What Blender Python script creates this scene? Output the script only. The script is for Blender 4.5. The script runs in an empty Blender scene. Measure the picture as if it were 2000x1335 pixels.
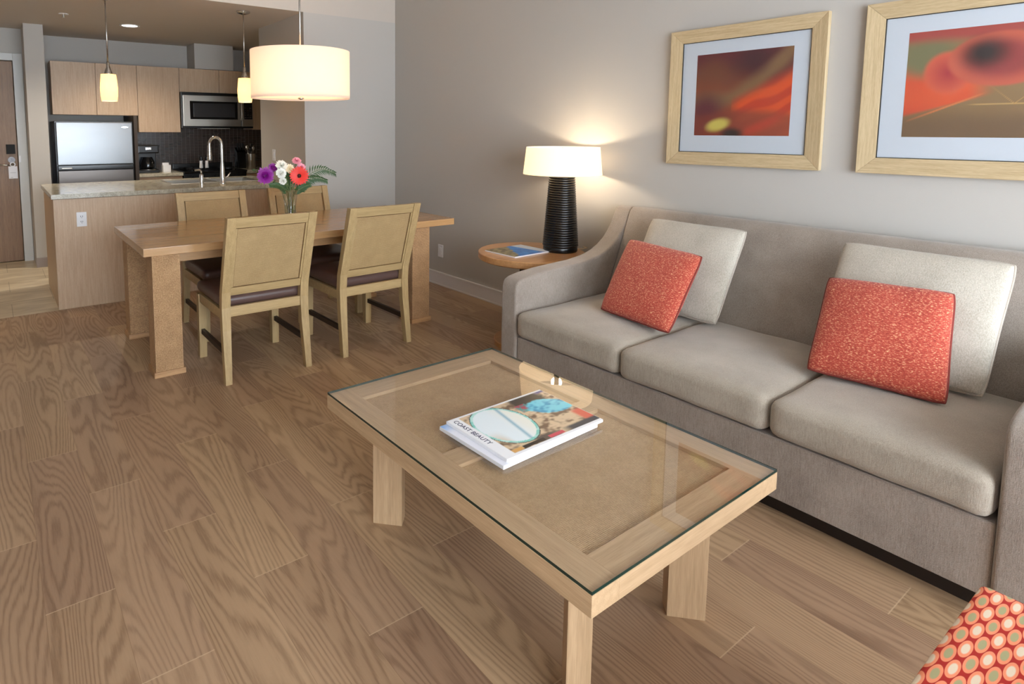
import bpy, bmesh, math, random
from mathutils import Vector, Matrix, noise
random.seed(7)
SC = bpy.context.scene
COL = SC.collection
PI = math.pi

# ---------------------------------------------------------------- camera
F_PX, PX, PY = 1189.09, 799.09, 375.51
YAW, PITCH, ROLL = 0.6022, -0.1008, 0.0023
fwd = Vector((math.sin(YAW)*math.cos(PITCH), math.cos(YAW)*math.cos(PITCH), math.sin(PITCH)))
r0 = Vector((math.cos(YAW), -math.sin(YAW), 0)); u0 = r0.cross(fwd)
rt = r0*math.cos(ROLL) + u0*math.sin(ROLL); up = u0*math.cos(ROLL) - r0*math.sin(ROLL)
cam_data = bpy.data.cameras.new('camera'); cam = bpy.data.objects.new('camera', cam_data); COL.objects.link(cam)
cam.matrix_world = Matrix(((rt.x, up.x, -fwd.x, -3.3765), (rt.y, up.y, -fwd.y, 0.0), (rt.z, up.z, -fwd.z, 1.4198), (0, 0, 0, 1)))
cam_data.sensor_width = 36; cam_data.lens = F_PX/2000*36
cam_data.shift_x = (1000-PX)/2000; cam_data.shift_y = -(667.5-PY)/2000
cam_data.clip_start = 0.05
SC.camera = cam

# ---------------------------------------------------------------- world, exposure, daylight
SC.view_settings.view_transform = 'Standard'; SC.view_settings.look = 'None'
SC.view_settings.gamma = 1; SC.view_settings.use_curve_mapping = False
SC.view_settings.exposure = 0.0
w = bpy.data.worlds.new('world'); SC.world = w; w.use_nodes = True
w.node_tree.nodes['Background'].inputs[0].default_value = (0.80, 0.90, 1.0, 1)
w.node_tree.nodes['Background'].inputs[1].default_value = 15.0
SC.cycles.max_bounces = 8; SC.cycles.diffuse_bounces = 5; SC.cycles.glossy_bounces = 4
SC.cycles.transparent_max_bounces = 12; SC.cycles.transmission_bounces = 6
SC.cycles.sample_clamp_indirect = 6; SC.cycles.caustics_reflective = False; SC.cycles.caustics_refractive = False
SC.cycles.use_denoising = True

ROOM_Y0, ROOM_X0, CEIL, KCEIL, YB = -2.4, -4.6, 2.85, 2.48, 5.165
WX0, WX1, WZ0, WZ1 = -4.4, -0.35, 0.12, 2.6          # the big window behind the camera
def light(name, kind, loc, energy, color=(1, 1, 1), **kw):
    d = bpy.data.lights.new(name, kind); d.energy = energy; d.color = color
    for k, v in kw.items():
        if k not in ('portal', 'rot'): setattr(d, k, v)
    o = bpy.data.objects.new(name, d); o.location = loc; COL.objects.link(o)
    if 'rot' in kw: o.rotation_euler = kw['rot']
    if kw.get('portal'): d.cycles.is_portal = True
    return o
light('window_portal', 'AREA', ((WX0+WX1)/2, ROOM_Y0-0.02, (WZ0+WZ1)/2), 1, shape='RECTANGLE',
      size=WX1-WX0, size_y=WZ1-WZ0, rot=(PI/2, 0, PI), portal=True)
WARM = (1.0, 0.80, 0.56)

# ---------------------------------------------------------------- colour + material helpers
def S(r, g, b):
    def f(c):
        c /= 255.0
        return c/12.92 if c <= 0.04045 else ((c+0.055)/1.055)**2.4
    return (f(r), f(g), f(b), 1)
class N:
    def __init__(s, name):
        s.m = bpy.data.materials.new(name); s.m.use_nodes = True; s.t = s.m.node_tree
        s.b = s.t.nodes['Principled BSDF']; s.out = s.t.nodes['Material Output']
    def n(s, typ, ins=None, **kw):
        x = s.t.nodes.new(typ)
        for k, v in kw.items(): setattr(x, k, v)
        for k, v in (ins or {}).items(): s.set(x.inputs[k], v)
        return x
    def set(s, sock, v):
        if isinstance(v, bpy.types.NodeSocket): s.t.links.new(v, sock)
        else: sock.default_value = v
    def math(s, op, a, b=0.0, c=None):
        x = s.n('ShaderNodeMath', operation=op); s.set(x.inputs[0], a); s.set(x.inputs[1], b)
        if c is not None: s.set(x.inputs[2], c)
        return x.outputs[0]
    def ramp(s, fac, stops, interp='LINEAR'):
        x = s.n('ShaderNodeValToRGB'); s.set(x.inputs[0], fac); e = x.color_ramp; e.interpolation = interp
        while len(e.elements) < len(stops): e.elements.new(0.5)
        for i, (p, c) in enumerate(stops): e.elements[i].position = p; e.elements[i].color = c
        return x.outputs[0]
    def mix(s, fac, a, b, mode='MIX'):
        x = s.n('ShaderNodeMix', data_type='RGBA', blend_type=mode)
        s.set(x.inputs[0], fac); s.set(x.inputs[6], a); s.set(x.inputs[7], b); return x.outputs[2]
    def obj(s, scale=(1, 1, 1), loc=(0, 0, 0), rot=(0, 0, 0)):
        tc = s.n('ShaderNodeTexCoord')
        mp = s.n('ShaderNodeMapping', {0: tc.outputs['Object'], 1: loc, 2: rot, 3: scale}); return mp.outputs[0]
    def noise(s, vec, scale=5, detail=2, rough=0.5, dist=0.0):
        return s.n('ShaderNodeTexNoise', {'Vector': vec, 'Scale': scale, 'Detail': detail, 'Roughness': rough, 'Distortion': dist}).outputs[0]
    def bump(s, h, strength=0.3, dist=0.01):
        x = s.n('ShaderNodeBump', {'Height': h, 'Strength': strength, 'Distance': dist})
        s.t.links.new(x.outputs[0], s.b.inputs['Normal'])
    def base(s, c, rough=0.5, **kw):
        s.set(s.b.inputs['Base Color'], c); s.set(s.b.inputs['Roughness'], rough)
        for k, v in kw.items(): s.set(s.b.inputs[k.replace('_', ' ')], v)
        return s.m
def plain(name, c, rough=0.5, metal=0.0, **kw):
    m = N(name)
    v = m.obj((1, 1, 1)); n = m.noise(v, 9, 3)
    col = m.mix(m.math('MULTIPLY', n, 0.12), c, (c[0]*0.8, c[1]*0.8, c[2]*0.8, 1))
    return m.base(col, rough, Metallic=metal, **kw)
def wood(name, c1, c2, axis='x', rough=0.4, fine=1.0, coat=0.0):
    """straight veneer grain running along the axis"""
    m = N(name); s = {'x': (0.6, 14, 14), 'y': (14, 0.6, 14), 'z': (14, 14, 0.6)}[axis]
    a = m.noise(m.obj(tuple(k*fine for k in s)), 3, 5, 0.6)
    b = m.noise(m.obj(tuple(k*fine*7 for k in s)), 3, 2, 0.5)
    f = m.math('ADD', m.math('MULTIPLY', a, 0.6), m.math('MULTIPLY', b, 0.4))
    col = m.ramp(f, [(0.34, c2), (0.66, c1)])
    m.bump(b, 0.08, 0.002)
    return m.base(col, rough, Coat_Weight=coat)
def weave(name, c1, c2, scale=260.0, rough=0.7, bump=0.4, wn=0.22, wf=0.6, ns=180):
    m = N(name)
    def wv(direction):
        return m.n('ShaderNodeTexWave', {'Vector': m.obj(), 'Scale': scale/6.28, 'Distortion': 0.6, 'Detail': 1.0, 'Detail Scale': 0.6},
                   wave_type='BANDS', bands_direction=direction).outputs[1]
    x, y, z = wv('X'), wv('Y'), wv('Z')
    f = m.math('MULTIPLY', m.math('ADD', m.math('ADD', x, y), z), 0.333)
    n = m.noise(m.obj(), 14, 3); n2 = m.noise(m.obj((1, 1, 1)), ns, 2)
    g = m.math('ADD', m.math('MULTIPLY', f, wf), m.math('ADD', m.math('MULTIPLY', n, 0.18), m.math('MULTIPLY', n2, wn)))
    m.bump(m.math('ADD', f, n2), bump, 0.003)
    return m.base(m.ramp(g, [(0.3, c2), (0.7, c1)]), rough)
def fabric(name, c1, c2, scale=420.0, streak=(60, 60, 8), rough=0.9, sheen=0.3, b=0.35):
    m = N(name)
    a = m.noise(m.obj(streak), 6, 3, 0.6)
    d = m.noise(m.obj(), scale, 1)
    e = m.noise(m.obj(), 6, 3)
    f = m.math('ADD', m.math('MULTIPLY', a, 0.4), m.math('ADD', m.math('MULTIPLY', d, 0.3), m.math('MULTIPLY', e, 0.3)))
    m.bump(m.math('ADD', a, d), b, 0.003)
    return m.base(m.ramp(f, [(0.36, c2), (0.64, c1)]), rough, Sheen_Weight=sheen)
def metal(name, c, rough=0.25):
    m = N(name); n = m.noise(m.obj((1, 1, 60)), 8, 2)
    return m.base(c, m.math('ADD', m.math('MULTIPLY', n, 0.12), rough-0.06), Metallic=1.0)
def emis(name, c, strength, base=None):
    m = N(name); m.base(base or c, 0.6); m.set(m.b.inputs['Emission Color'], c); m.set(m.b.inputs['Emission Strength'], strength); return m.m
def glassy(name, tint=(1, 1, 1, 1), edge=0.06, rough=0.0):
    m = N(name); m.t.nodes.remove(m.b)
    fr = m.n('ShaderNodeFresnel', {'IOR': 1.5}).outputs[0]
    tr = m.n('ShaderNodeBsdfTransparent', {0: tint}); gl = m.n('ShaderNodeBsdfGlossy', {0: (1, 1, 1, 1), 'Roughness': rough})
    bf = m.n('ShaderNodeNewGeometry').outputs['Backfacing']
    mx = m.n('ShaderNodeMixShader', {0: m.math('MULTIPLY', m.math('ADD', fr, edge), m.math('SUBTRACT', 1.0, bf))}); m.t.links.new(tr.outputs[0], mx.inputs[1]); m.t.links.new(gl.outputs[0], mx.inputs[2])
    m.t.links.new(mx.outputs[0], m.out.inputs[0]); return m.m
def vcol(name, rough=0.4, coat=0.0):
    m = N(name); a = m.n('ShaderNodeAttribute', attribute_name='paint')
    return m.base(a.outputs['Color'], rough, Coat_Weight=coat)

M = {}
def wallmat(name, c):
    m = N(name); n = m.noise(m.obj(), 220, 2); g = m.noise(m.obj(), 1.3, 2)
    m.bump(n, 0.12, 0.002)
    return m.base(m.mix(m.math('MULTIPLY', g, 0.15), c, (c[0]*0.9, c[1]*0.9, c[2]*0.9, 1)), 0.75)
M['wall'] = wallmat('wall_paint', S(184, 180, 174))
M['ceil'] = wallmat('ceiling_paint', S(196, 187, 177))
M['white_trim'] = plain('white_trim', S(225, 222, 222), 0.4)
M['door_frame'] = plain('door_frame_paint', S(205, 205, 202), 0.4)

def floor_mat():
    m = N('oak_floor')
    tc = m.n('ShaderNodeTexCoord'); sp = m.n('ShaderNodeSeparateXYZ', {0: tc.outputs['Object']})
    X, Y = sp.outputs[0], sp.outputs[1]
    W = 0.187
    fx = m.math('DIVIDE', m.math('ADD', X, 3.317), W); row = m.math('FLOOR', fx); u = m.math('FRACT', fx)
    fy = m.math('ADD', m.math('SUBTRACT', Y, 0.97), m.math('MULTIPLY', row, 0.4)); colm = m.math('FLOOR', fy); v = m.math('FRACT', fy)
    cv = m.n('ShaderNodeCombineXYZ', {0: row, 1: colm, 2: 3.7})
    wn = m.n('ShaderNodeTexWhiteNoise', {0: cv.outputs[0]}, noise_dimensions='3D')
    rnd = wn.outputs[0]; rs = m.n('ShaderNodeSeparateColor', {0: wn.outputs[1]})
    # grain space: compressed along the plank, shifted per plank
    gx = m.math('ADD', m.math('MULTIPLY', X, 7.0), m.math('MULTIPLY', rnd, 40))
    gy = m.math('ADD', m.math('MULTIPLY', Y, 0.8), m.math('MULTIPLY', rs.outputs[1], 30))
    gv = m.n('ShaderNodeCombineXYZ', {0: gx, 1: gy, 2: m.math('MULTIPLY', rs.outputs[2], 9)}).outputs[0]
    big = m.noise(gv, 0.75, 1.0, 0.4, 0.15)
    rings = m.math('SINE', m.math('ADD', m.math('MULTIPLY', X, m.math('MULTIPLY', rs.outputs[2], 420)), m.math('ADD', m.math('MULTIPLY', big, 150), m.math('MULTIPLY', m.noise(gv, 4.5, 4, 0.62), 9))))
    rings = m.math('POWER', m.math('MULTIPLY_ADD', rings, 0.5, 0.5), 2.0)
    fv = m.n('ShaderNodeCombineXYZ', {0: m.math('MULTIPLY', X, 240), 1: m.math('MULTIPLY', Y, 9), 2: rnd}).outputs[0]
    fib = m.noise(fv, 1.0, 3, 0.6)
    patch = m.noise(gv, 0.55, 2)
    c = m.mix(m.math('MULTIPLY', m.math('MULTIPLY', rings, m.ramp(fib, [(0.32, (0.2, 0.2, 0.2, 1)), (0.62, (0.95, 0.95, 0.95, 1))])), m.ramp(patch, [(0.35, (0.55, 0.55, 0.55, 1)), (0.6, (1, 1, 1, 1))])), S(172, 142, 112), S(96, 67, 44))
    c = m.mix(m.math('MULTIPLY', m.ramp(fib, [(0.35, (0, 0, 0, 1)), (0.7, (1, 1, 1, 1))]), 0.38), c, S(186, 155, 124))
    c = m.mix(m.math('MULTIPLY', m.ramp(patch, [(0.4, (0, 0, 0, 1)), (0.7, (1, 1, 1, 1))]), 0.42), c, S(128, 98, 74))
    tone = m.math('MULTIPLY_ADD', rnd, 0.28, 0.84)
    hs = m.n('ShaderNodeHueSaturation', {'Hue': m.math('MULTIPLY_ADD', rs.outputs[0], 0.012, 0.494), 'Value': tone, 'Color': c}).outputs[0]
    du = m.math('MULTIPLY', m.math('MINIMUM', u, m.math('SUBTRACT', 1.0, u)), W)
    dv = m.math('MINIMUM', v, m.math('SUBTRACT', 1.0, v))
    lu = m.math('LESS_THAN', du, 0.0009); lv = m.math('LESS_THAN', dv, 0.0016)
    hs = m.mix(m.math('MULTIPLY', lu, 0.45), hs, S(120, 92, 66)); hs = m.mix(m.math('MULTIPLY', lv, 0.55), hs, S(205, 178, 146))
    h = m.math('SUBTRACT', m.math('MULTIPLY', fib, 0.5), m.math('MAXIMUM', lu, lv))
    m.bump(h, 0.25, 0.002)
    return m.base(hs, m.math('MULTIPLY_ADD', rings, 0.08, 0.38))
M['floor'] = floor_mat()
def tile_mat():
    m = N('stone_tile'); v = m.obj((0.9, 3.2, 1), rot=(0, 0, 0.25))
    a = m.noise(v, 2.2, 5, 0.6, 0.8)
    br = m.n('ShaderNodeTexBrick', {'Vector': m.obj(), 'Scale': 1.0, 'Mortar Size': 0.003, 'Brick Width': 0.6, 'Row Height': 0.45, 'Color1': (1, 1, 1, 1), 'Color2': (0.95, 0.95, 0.95, 1), 'Mortar': (0.6, 0.58, 0.55, 1)}).outputs[0]
    return m.base(m.mix(1.0, m.ramp(a, [(0.35, S(176, 160, 134)), (0.65, S(212, 198, 172))]), br, 'MULTIPLY'), 0.4)
M['tile'] = tile_mat()
M['cab'] = wood('cabinet_veneer', S(200, 172, 142), S(176, 147, 116), 'z', 0.42, 2.6)
M['cab_h'] = wood('cabinet_veneer_edge', S(196, 166, 134), S(160, 130, 100), 'x', 0.45, 2.2)
M['cab_dark'] = plain('cabinet_interior', S(50, 38, 28), 0.6)
M['doorwood'] = wood('entry_door_veneer', S(150, 116, 84), S(118, 88, 62), 'z', 0.45, 1.5)
def granite():
    m = N('speckled_stone'); a = m.noise(m.obj(), 260, 3, 0.8); b = m.noise(m.obj(), 30, 3)
    f = m.math('ADD', m.math('MULTIPLY', a, 0.75), m.math('MULTIPLY', b, 0.25))
    return m.base(m.ramp(f, [(0.36, S(122, 116, 100)), (0.5, S(176, 170, 152)), (0.62, S(208, 203, 186))]), 0.16)
M['stone'] = granite()
def mosaic():
    m = N('dark_mosaic'); v = m.obj(rot=(PI/2, 0, 0)); 
    br = m.n('ShaderNodeTexBrick', {'Vector': m.obj(rot=(-PI/2, 0, 0)), 'Scale': 1.0, 'Mortar Size': 0.0018, 'Brick Width': 0.052, 'Row Height': 0.016, 'Mortar Smooth': 0.1,
        'Color1': S(46, 33, 28), 'Color2': S(24, 20, 20), 'Mortar': S(124, 116, 110)}, offset=0.0).outputs
    n = m.noise(m.obj(), 12, 1)
    m.bump(m.math('SUBTRACT', 1.0, br[1]), 0.3, 0.002)
    return m.base(m.mix(m.math('MULTIPLY', n, 0.5), br[0], S(66, 40, 30)), 0.22)
M['mosaic'] = mosaic()
M['steel'] = metal('brushed_steel', S(172, 166, 156), 0.32)
M['freezer'] = metal('freezer_steel', S(136, 138, 140), 0.36)
M['steel_dark'] = metal('dark_steel', S(96, 90, 86), 0.34)
M['chrome'] = metal('chrome', S(222, 222, 222), 0.12)
M['nickel'] = metal('satin_nickel', S(190, 186, 178), 0.28)
M['black'] = plain('black_plastic', S(10, 10, 11), 0.25)
M['blackglass'] = plain('black_glass', S(16, 16, 18), 0.06)
M['greyglass'] = plain('microwave_window', S(52, 52, 54), 0.15)
M['white'] = plain('white_plastic', S(226, 226, 228), 0.35)
M['paper'] = plain('white_paper', S(226, 226, 230), 0.6)
M['grey_text'] = plain('grey_print', S(150, 150, 155), 0.6)
TT = (S(188, 149, 106), S(168, 130, 88))
M['table_top'] = wood('dining_top', TT[0], TT[1], 'x', 0.22, 1.3, 0.3)
M['table_edge'] = wood('dining_apron', TT[0], TT[1], 'x', 0.4, 1.3)
M['rattan'] = weave('woven_wrap', S(212, 172, 128), S(132, 94, 58), 420, 0.65, 1.0, 0.5, 0.32, 150)
M['leg_base'] = wood('leg_base_wood', S(196, 156, 112), S(160, 120, 82), 'x', 0.45, 1.5)
CH = (S(184, 158, 114), S(156, 131, 90))
for a in 'xyz': M['chair_'+a] = wood('chair_wood_'+a, CH[0], CH[1], a, 0.4, 1.3)
M['cane'] = weave('cane_panel', S(190, 162, 116), S(144, 116, 76), 900, 0.6, 0.4, 0.34, 0.42, 240)
M['bead'] = plain('dark_glaze', S(98, 66, 34), 0.5)
M['stretcher'] = plain('dark_stretcher', S(46, 32, 24), 0.5)
M['leather'] = N('chair_leather'); _n = M['leather'].noise(M['leather'].obj(), 90, 2); M['leather'].bump(_n, 0.1, 0.002)
M['leather'] = M['leather'].base(S(88, 66, 60), 0.36)
CT = (S(196, 165, 130), S(168, 139, 105))
for a in 'xyz': M['ct_'+a] = wood('coffee_wood_'+a, CT[0], CT[1], a, 0.42, 1.4)
M['ct_weave'] = weave('coffee_woven_panel', S(210, 178, 138), S(150, 118, 82), 420, 0.6, 0.7, 0.3, 0.5, 200)
M['glass'] = glassy('clear_glass', (0.995, 0.998, 0.995, 1), 0.05)
M['vase_glass'] = glassy('vase_glass', (0.93, 0.96, 0.95, 1), 0.20)
M['water'] = glassy('water', (0.86, 0.92, 0.88, 1), 0.02)
M['glass_edge'] = plain('glass_edge', S(14, 44, 38), 0.1)
M['sofa'] = fabric('sofa_fabric', S(166, 154, 143), S(122, 110, 100), 420, (75, 75, 6))
M['sofa_seat'] = fabric('sofa_seat_fabric', S(178, 168, 153), S(140, 129, 115), 420, (70, 70, 6))
M['pillow_grey'] = fabric('pale_pillow', S(200, 193, 180), S(160, 152, 138), 300, (40, 40, 12))
def redfab():
    m = N('coral_fabric'); a = m.noise(m.obj((1, 1, 3.2)), 115, 2, 0.7)
    b = m.noise(m.obj(), 300, 1); m.bump(m.math('ADD', a, b), 0.35, 0.003)
    c = m.ramp(a, [(0.30, S(140, 44, 32)), (0.50, S(178, 68, 50)), (0.58, S(194, 92, 70)), (0.68, S(228, 180, 136))])
    return m.base(c, 0.85, Sheen_Weight=0.2)
M['coral'] = redfab()
M['pipe'] = plain('coral_piping', S(120, 44, 36), 0.8)
M['pipe_grey'] = fabric('grey_piping', S(186, 176, 164), S(160, 150, 138))
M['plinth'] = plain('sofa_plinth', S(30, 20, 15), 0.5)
M['side'] = wood('side_table_wood', S(196, 148, 100), S(168, 122, 78), 'x', 0.3, 1.2, 0.3)
M['side_edge'] = wood('side_table_edge', S(184, 140, 96), S(160, 116, 74), 'x', 0.35, 1.2)
M['lampblack'] = plain('lamp_black', S(14, 13, 14), 0.22)
def shade(name, c, e, trans=0.6):
    m = N(name); m.t.nodes.remove(m.b)
    n = m.noise(m.obj((60, 60, 60)), 6, 2)
    cc = m.mix(m.math('MULTIPLY', n, 0.15), c, (c[0]*0.85, c[1]*0.85, c[2]*0.85, 1))
    d = m.n('ShaderNodeBsdfDiffuse', {0: cc}); t = m.n('ShaderNodeBsdfTranslucent', {0: cc}); em = m.n('ShaderNodeEmission', {0: cc, 1: e})
    mx = m.n('ShaderNodeMixShader', {0: trans}); m.t.links.new(d.outputs[0], mx.inputs[1]); m.t.links.new(t.outputs[0], mx.inputs[2])
    ad = m.n('ShaderNodeAddShader'); m.t.links.new(mx.outputs[0], ad.inputs[0]); m.t.links.new(em.outputs[0], ad.inputs[1])
    m.t.links.new(ad.outputs[0], m.out.inputs[0]); return m.m
M['shade'] = shade('lamp_shade_linen', S(240, 226, 200), 0.62, 0.5)
M['drum'] = shade('drum_shade_linen', S(238, 224, 210), 0.20, 0.5)
M['drum_diff'] = shade('drum_diffuser', S(248, 232, 210), 0.35, 0.5)
M['pend_glass'] = shade('pendant_glass', S(252, 228, 172), 0.75, 0.6)
M['frame'] = wood('gilt_frame', S(205, 184, 148), S(170, 148, 112), 'z', 0.35, 3.0)
M['frame_y'] = wood('gilt_frame_y', S(205, 184, 148), S(170, 148, 112), 'y', 0.35, 3.0)
M['mat'] = plain('mat_board', S(206, 214, 226), 0.7)
M['fillet'] = plain('dark_fillet', S(36, 34, 30), 0.5)
M['print'] = vcol('art_print', 0.35, 0.2)
M['cover'] = vcol('magazine_cover', 0.35, 0.08)
M['petal_red'] = plain('red_petal', S(232, 44, 26), 0.5); M['petal_purple'] = plain('purple_petal', S(140, 24, 140), 0.5)
M['petal_white'] = plain('white_petal', S(238, 238, 228), 0.5); M['petal_pink'] = plain('pink_petal', S(238, 160, 178), 0.5)
M['petal_cream'] = plain('cream_petal', S(244, 226, 190), 0.5)
M['heart'] = plain('flower_heart', S(60, 14, 10), 0.7); M['leaf'] = plain('green_leaf', S(52, 84, 44), 0.5); M['stem'] = plain('green_stem', S(92, 116, 66), 0.5)
M['bluegreen'] = plain('blue_plastic', S(60, 110, 130), 0.3)
M['cord'] = plain('cream_cord', S(220, 200, 165), 0.5)

def oval_fabric():
    m = N('oval_fabric'); tc = m.n('ShaderNodeTexCoord'); sp = m.n('ShaderNodeSeparateXYZ', {0: tc.outputs['Object']})
    A, Bp = 0.0755, 0.0300
    # run the pattern down the sides too
    X = sp.outputs[0]; Y = m.math('ADD', sp.outputs[1], m.math('MULTIPLY', sp.outputs[2], 0.55))
    def cell(ox, oy):
        a = m.math('MULTIPLY', m.math('SUBTRACT', m.math('FRACT', m.math('DIVIDE', m.math('ADD', X, ox), A)), 0.5), A)
        b = m.math('MULTIPLY', m.math('SUBTRACT', m.math('FRACT', m.math('DIVIDE', m.math('ADD', Y, oy), Bp)), 0.5), Bp)
        return m.math('SQRT', m.math('ADD', m.math('POWER', m.math('DIVIDE', a, 0.0335), 2.0), m.math('POWER', m.math('DIVIDE', b, 0.0094), 2.0)))
    d1 = cell(0.0, 0.0); d2 = cell(A/2, Bp/2)
    red = S(176, 34, 26); org = S(244, 150, 112)
    def fill(d, c): return m.ramp(d, [(0.0, c), (0.48, c), (0.62, org), (0.90, org), (0.95, red)])
    c1 = fill(d1, S(232, 214, 190)); c2 = fill(d2, S(172, 168, 126))
    c = m.mix(m.math('LESS_THAN', d1, d2), c2, c1)
    m.bump(m.noise(m.obj(), 500, 1), 0.15, 0.002)
    return m.base(c, 0.85)
M['oval'] = oval_fabric()

# ---------------------------------------------------------------- mesh builder
class B:
    def __init__(s): s.bm = bmesh.new(); s.smooth = False
    def _xf(s, vs, mat):
        if mat is not None: bmesh.ops.transform(s.bm, matrix=mat, verts=vs)
    def box(s, x0, x1, y0, y1, z0, z1, bev=0.0, mat=None, seg=2, mi=0):
        r = bmesh.ops.create_cube(s.bm, size=1); vs = r['verts']
        for v in vs: v.co = Vector((x0+(v.co.x+.5)*(x1-x0), y0+(v.co.y+.5)*(y1-y0), z0+(v.co.z+.5)*(z1-z0)))
        s._xf(vs, mat)
        fs = set(f for v in vs for f in v.link_faces)
        for f in fs: f.material_index = mi
        if bev > 0:
            es = list(set(e for v in vs for e in v.link_edges))
            bmesh.ops.bevel(s.bm, geom=es, offset=bev, segments=seg, profile=0.7, affect='EDGES', material=-1)
        return s
    def hexa(s, p, bev=0.0):
        """8 corners: bottom 4 then top 4, both counter-clockwise"""
        v = [s.bm.verts.new(c) for c in p]; fs = []
        for q in ((3, 2, 1, 0), (4, 5, 6, 7), (0, 1, 5, 4), (1, 2, 6, 5), (2, 3, 7, 6), (3, 0, 4, 7)):
            fs.append(s.bm.faces.new([v[i] for i in q]))
        if bev > 0: bmesh.ops.bevel(s.bm, geom=list(set(e for f in fs for e in f.edges)), offset=bev, segments=2, profile=0.7, affect='EDGES')
        return s
    def lathe(s, prof, c=(0, 0, 0), n=40, cap=True, mat=None, closed=False):
        rings = []; new = []
        for r, z in prof:
            ring = [s.bm.verts.new((c[0]+r*math.cos(2*PI*i/n), c[1]+r*math.sin(2*PI*i/n), c[2]+z)) for i in range(n)]
            rings.append(ring); new += ring
        pr = list(zip(rings, rings[1:])) + ([(rings[-1], rings[0])] if closed else [])
        for a, b in pr:
            for i in range(n):
                try: s.bm.faces.new((a[i], a[(i+1) % n], b[(i+1) % n], b[i]))
                except ValueError: pass
        if cap and not closed:
            s.bm.faces.new(rings[0][::-1]); s.bm.faces.new(rings[-1])
        s._xf(new, mat); return s
    def tube(s, pts, r, n=10, taper=None, cap=True):
        pts = [Vector(p) for p in pts]; rings = []
        t0 = (pts[1]-pts[0]).normalized(); ref = Vector((0, 0, 1)) if abs(t0.z) < 0.9 else Vector((1, 0, 0))
        for i, p in enumerate(pts):
            t = (pts[min(i+1, len(pts)-1)]-pts[max(i-1, 0)]).normalized()
            a = t.cross(ref)
            if a.length < 1e-4: a = t.orthogonal()
            a.normalize(); b = t.cross(a); ref = a.cross(t) if False else ref
            rr = r if taper is None else r*(1+(taper-1)*i/(len(pts)-1))
            rings.append([s.bm.verts.new(p+a*rr*math.cos(2*PI*k/n)+b*rr*math.sin(2*PI*k/n)) for k in range(n)])
        for x, y in zip(rings, rings[1:]):
            for k in range(n): s.bm.faces.new((x[k], x[(k+1) % n], y[(k+1) % n], y[k]))
        if cap: s.bm.faces.new(rings[0][::-1]); s.bm.faces.new(rings[-1])
        return s
    def loop(s, pts, r, n=8):
        pts = [Vector(p) for p in pts]; m = len(pts); rings = []
        for i, p in enumerate(pts):
            t = (pts[(i+1) % m]-pts[i-1]).normalized(); a = t.cross(Vector((1, 0, .01)))
            if a.length < 1e-3: a = t.orthogonal()
            a.normalize(); b = t.cross(a)
            rings.append([s.bm.verts.new(p+a*r*math.cos(2*PI*k/n)+b*r*math.sin(2*PI*k/n)) for k in range(n)])
        for i in range(m):
            x, y = rings[i], rings[(i+1) % m]
            for k in range(n): s.bm.faces.new((x[k], x[(k+1) % n], y[(k+1) % n], y[k]))
        return s
    def prism(s, poly, axis, a0, a1, bev=0.0, seg=3):
        """poly in the two other axes, extruded along the axis; 'y' -> poly is (x,z)"""
        def P(p, a): return {'y': (p[0], a, p[1]), 'x': (a, p[0], p[1]), 'z': (p[0], p[1], a)}[axis]
        lo = [s.bm.verts.new(P(p, a0)) for p in poly]; hi = [s.bm.verts.new(P(p, a1)) for p in poly]
        n = len(poly); fs = [s.bm.faces.new(lo), s.bm.faces.new(hi[::-1])]
        caps = list(fs[0].edges)+list(fs[1].edges)
        for i in range(n): s.bm.faces.new((lo[i], hi[i], hi[(i+1) % n], lo[(i+1) % n]))
        bmesh.ops.recalc_face_normals(s.bm, faces=s.bm.faces[:])
        if bev > 0: bmesh.ops.bevel(s.bm, geom=caps, offset=bev, segments=seg, profile=0.6, affect='EDGES', clamp_overlap=True)
        return s
    def rounded(s, x0, x1, y0, y1, z0, z1, r, crown=0.0, n=14, wob=0.0, seed=0, ke=1.0):
        """soft upholstered block"""
        b2 = bmesh.new(); bmesh.ops.create_cube(b2, size=1)
        bmesh.ops.subdivide_edges(b2, edges=b2.edges[:], cuts=n, use_grid_fill=True)
        c = Vector(((x0+x1)/2, (y0+y1)/2, (z0+z1)/2)); h = Vector(((x1-x0)/2, (y1-y0)/2, (z1-z0)/2))
        rr = [min(r, h.x*.98), min(r, h.y*.98), min(r, h.z*.98)]
        for v in b2.verts:
            # push samples towards the rim so the rounding is resolved
            q = [math.copysign(1-(1-abs(2*k))**1.5, k) for k in v.co]
            p = Vector((q[0]*h.x, q[1]*h.y, q[2]*h.z))
            i = Vector([max(-(h[k]-rr[k]), min(h[k]-rr[k], p[k])) for k in range(3)])
            d = p-i; dn = Vector([d[k]/rr[k] for k in range(3)])
            if dn.length > 1e-6:
                L = dn.length; dn = dn/L*min(1, max(abs(dn.x), abs(dn.y), abs(dn.z)))
                p = i+Vector([dn[k]*rr[k] for k in range(3)])
            u = max(-1, min(1, p.x/h.x)); w_ = max(-1, min(1, p.y/h.y))
            if crown: p.z += crown*(1-u*u)*(1-ke*w_*w_)*(1 if p.z > 0 else -0.15)
            if wob: p += Vector((0, 0, 1))*wob*noise.noise(Vector((p.x*5+seed, p.y*5, p.z*2)))
            v.co = c+p
        me = bpy.data.meshes.new('t'); b2.to_mesh(me); b2.free(); s.bm.from_mesh(me); bpy.data.meshes.remove(me); return s
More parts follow.
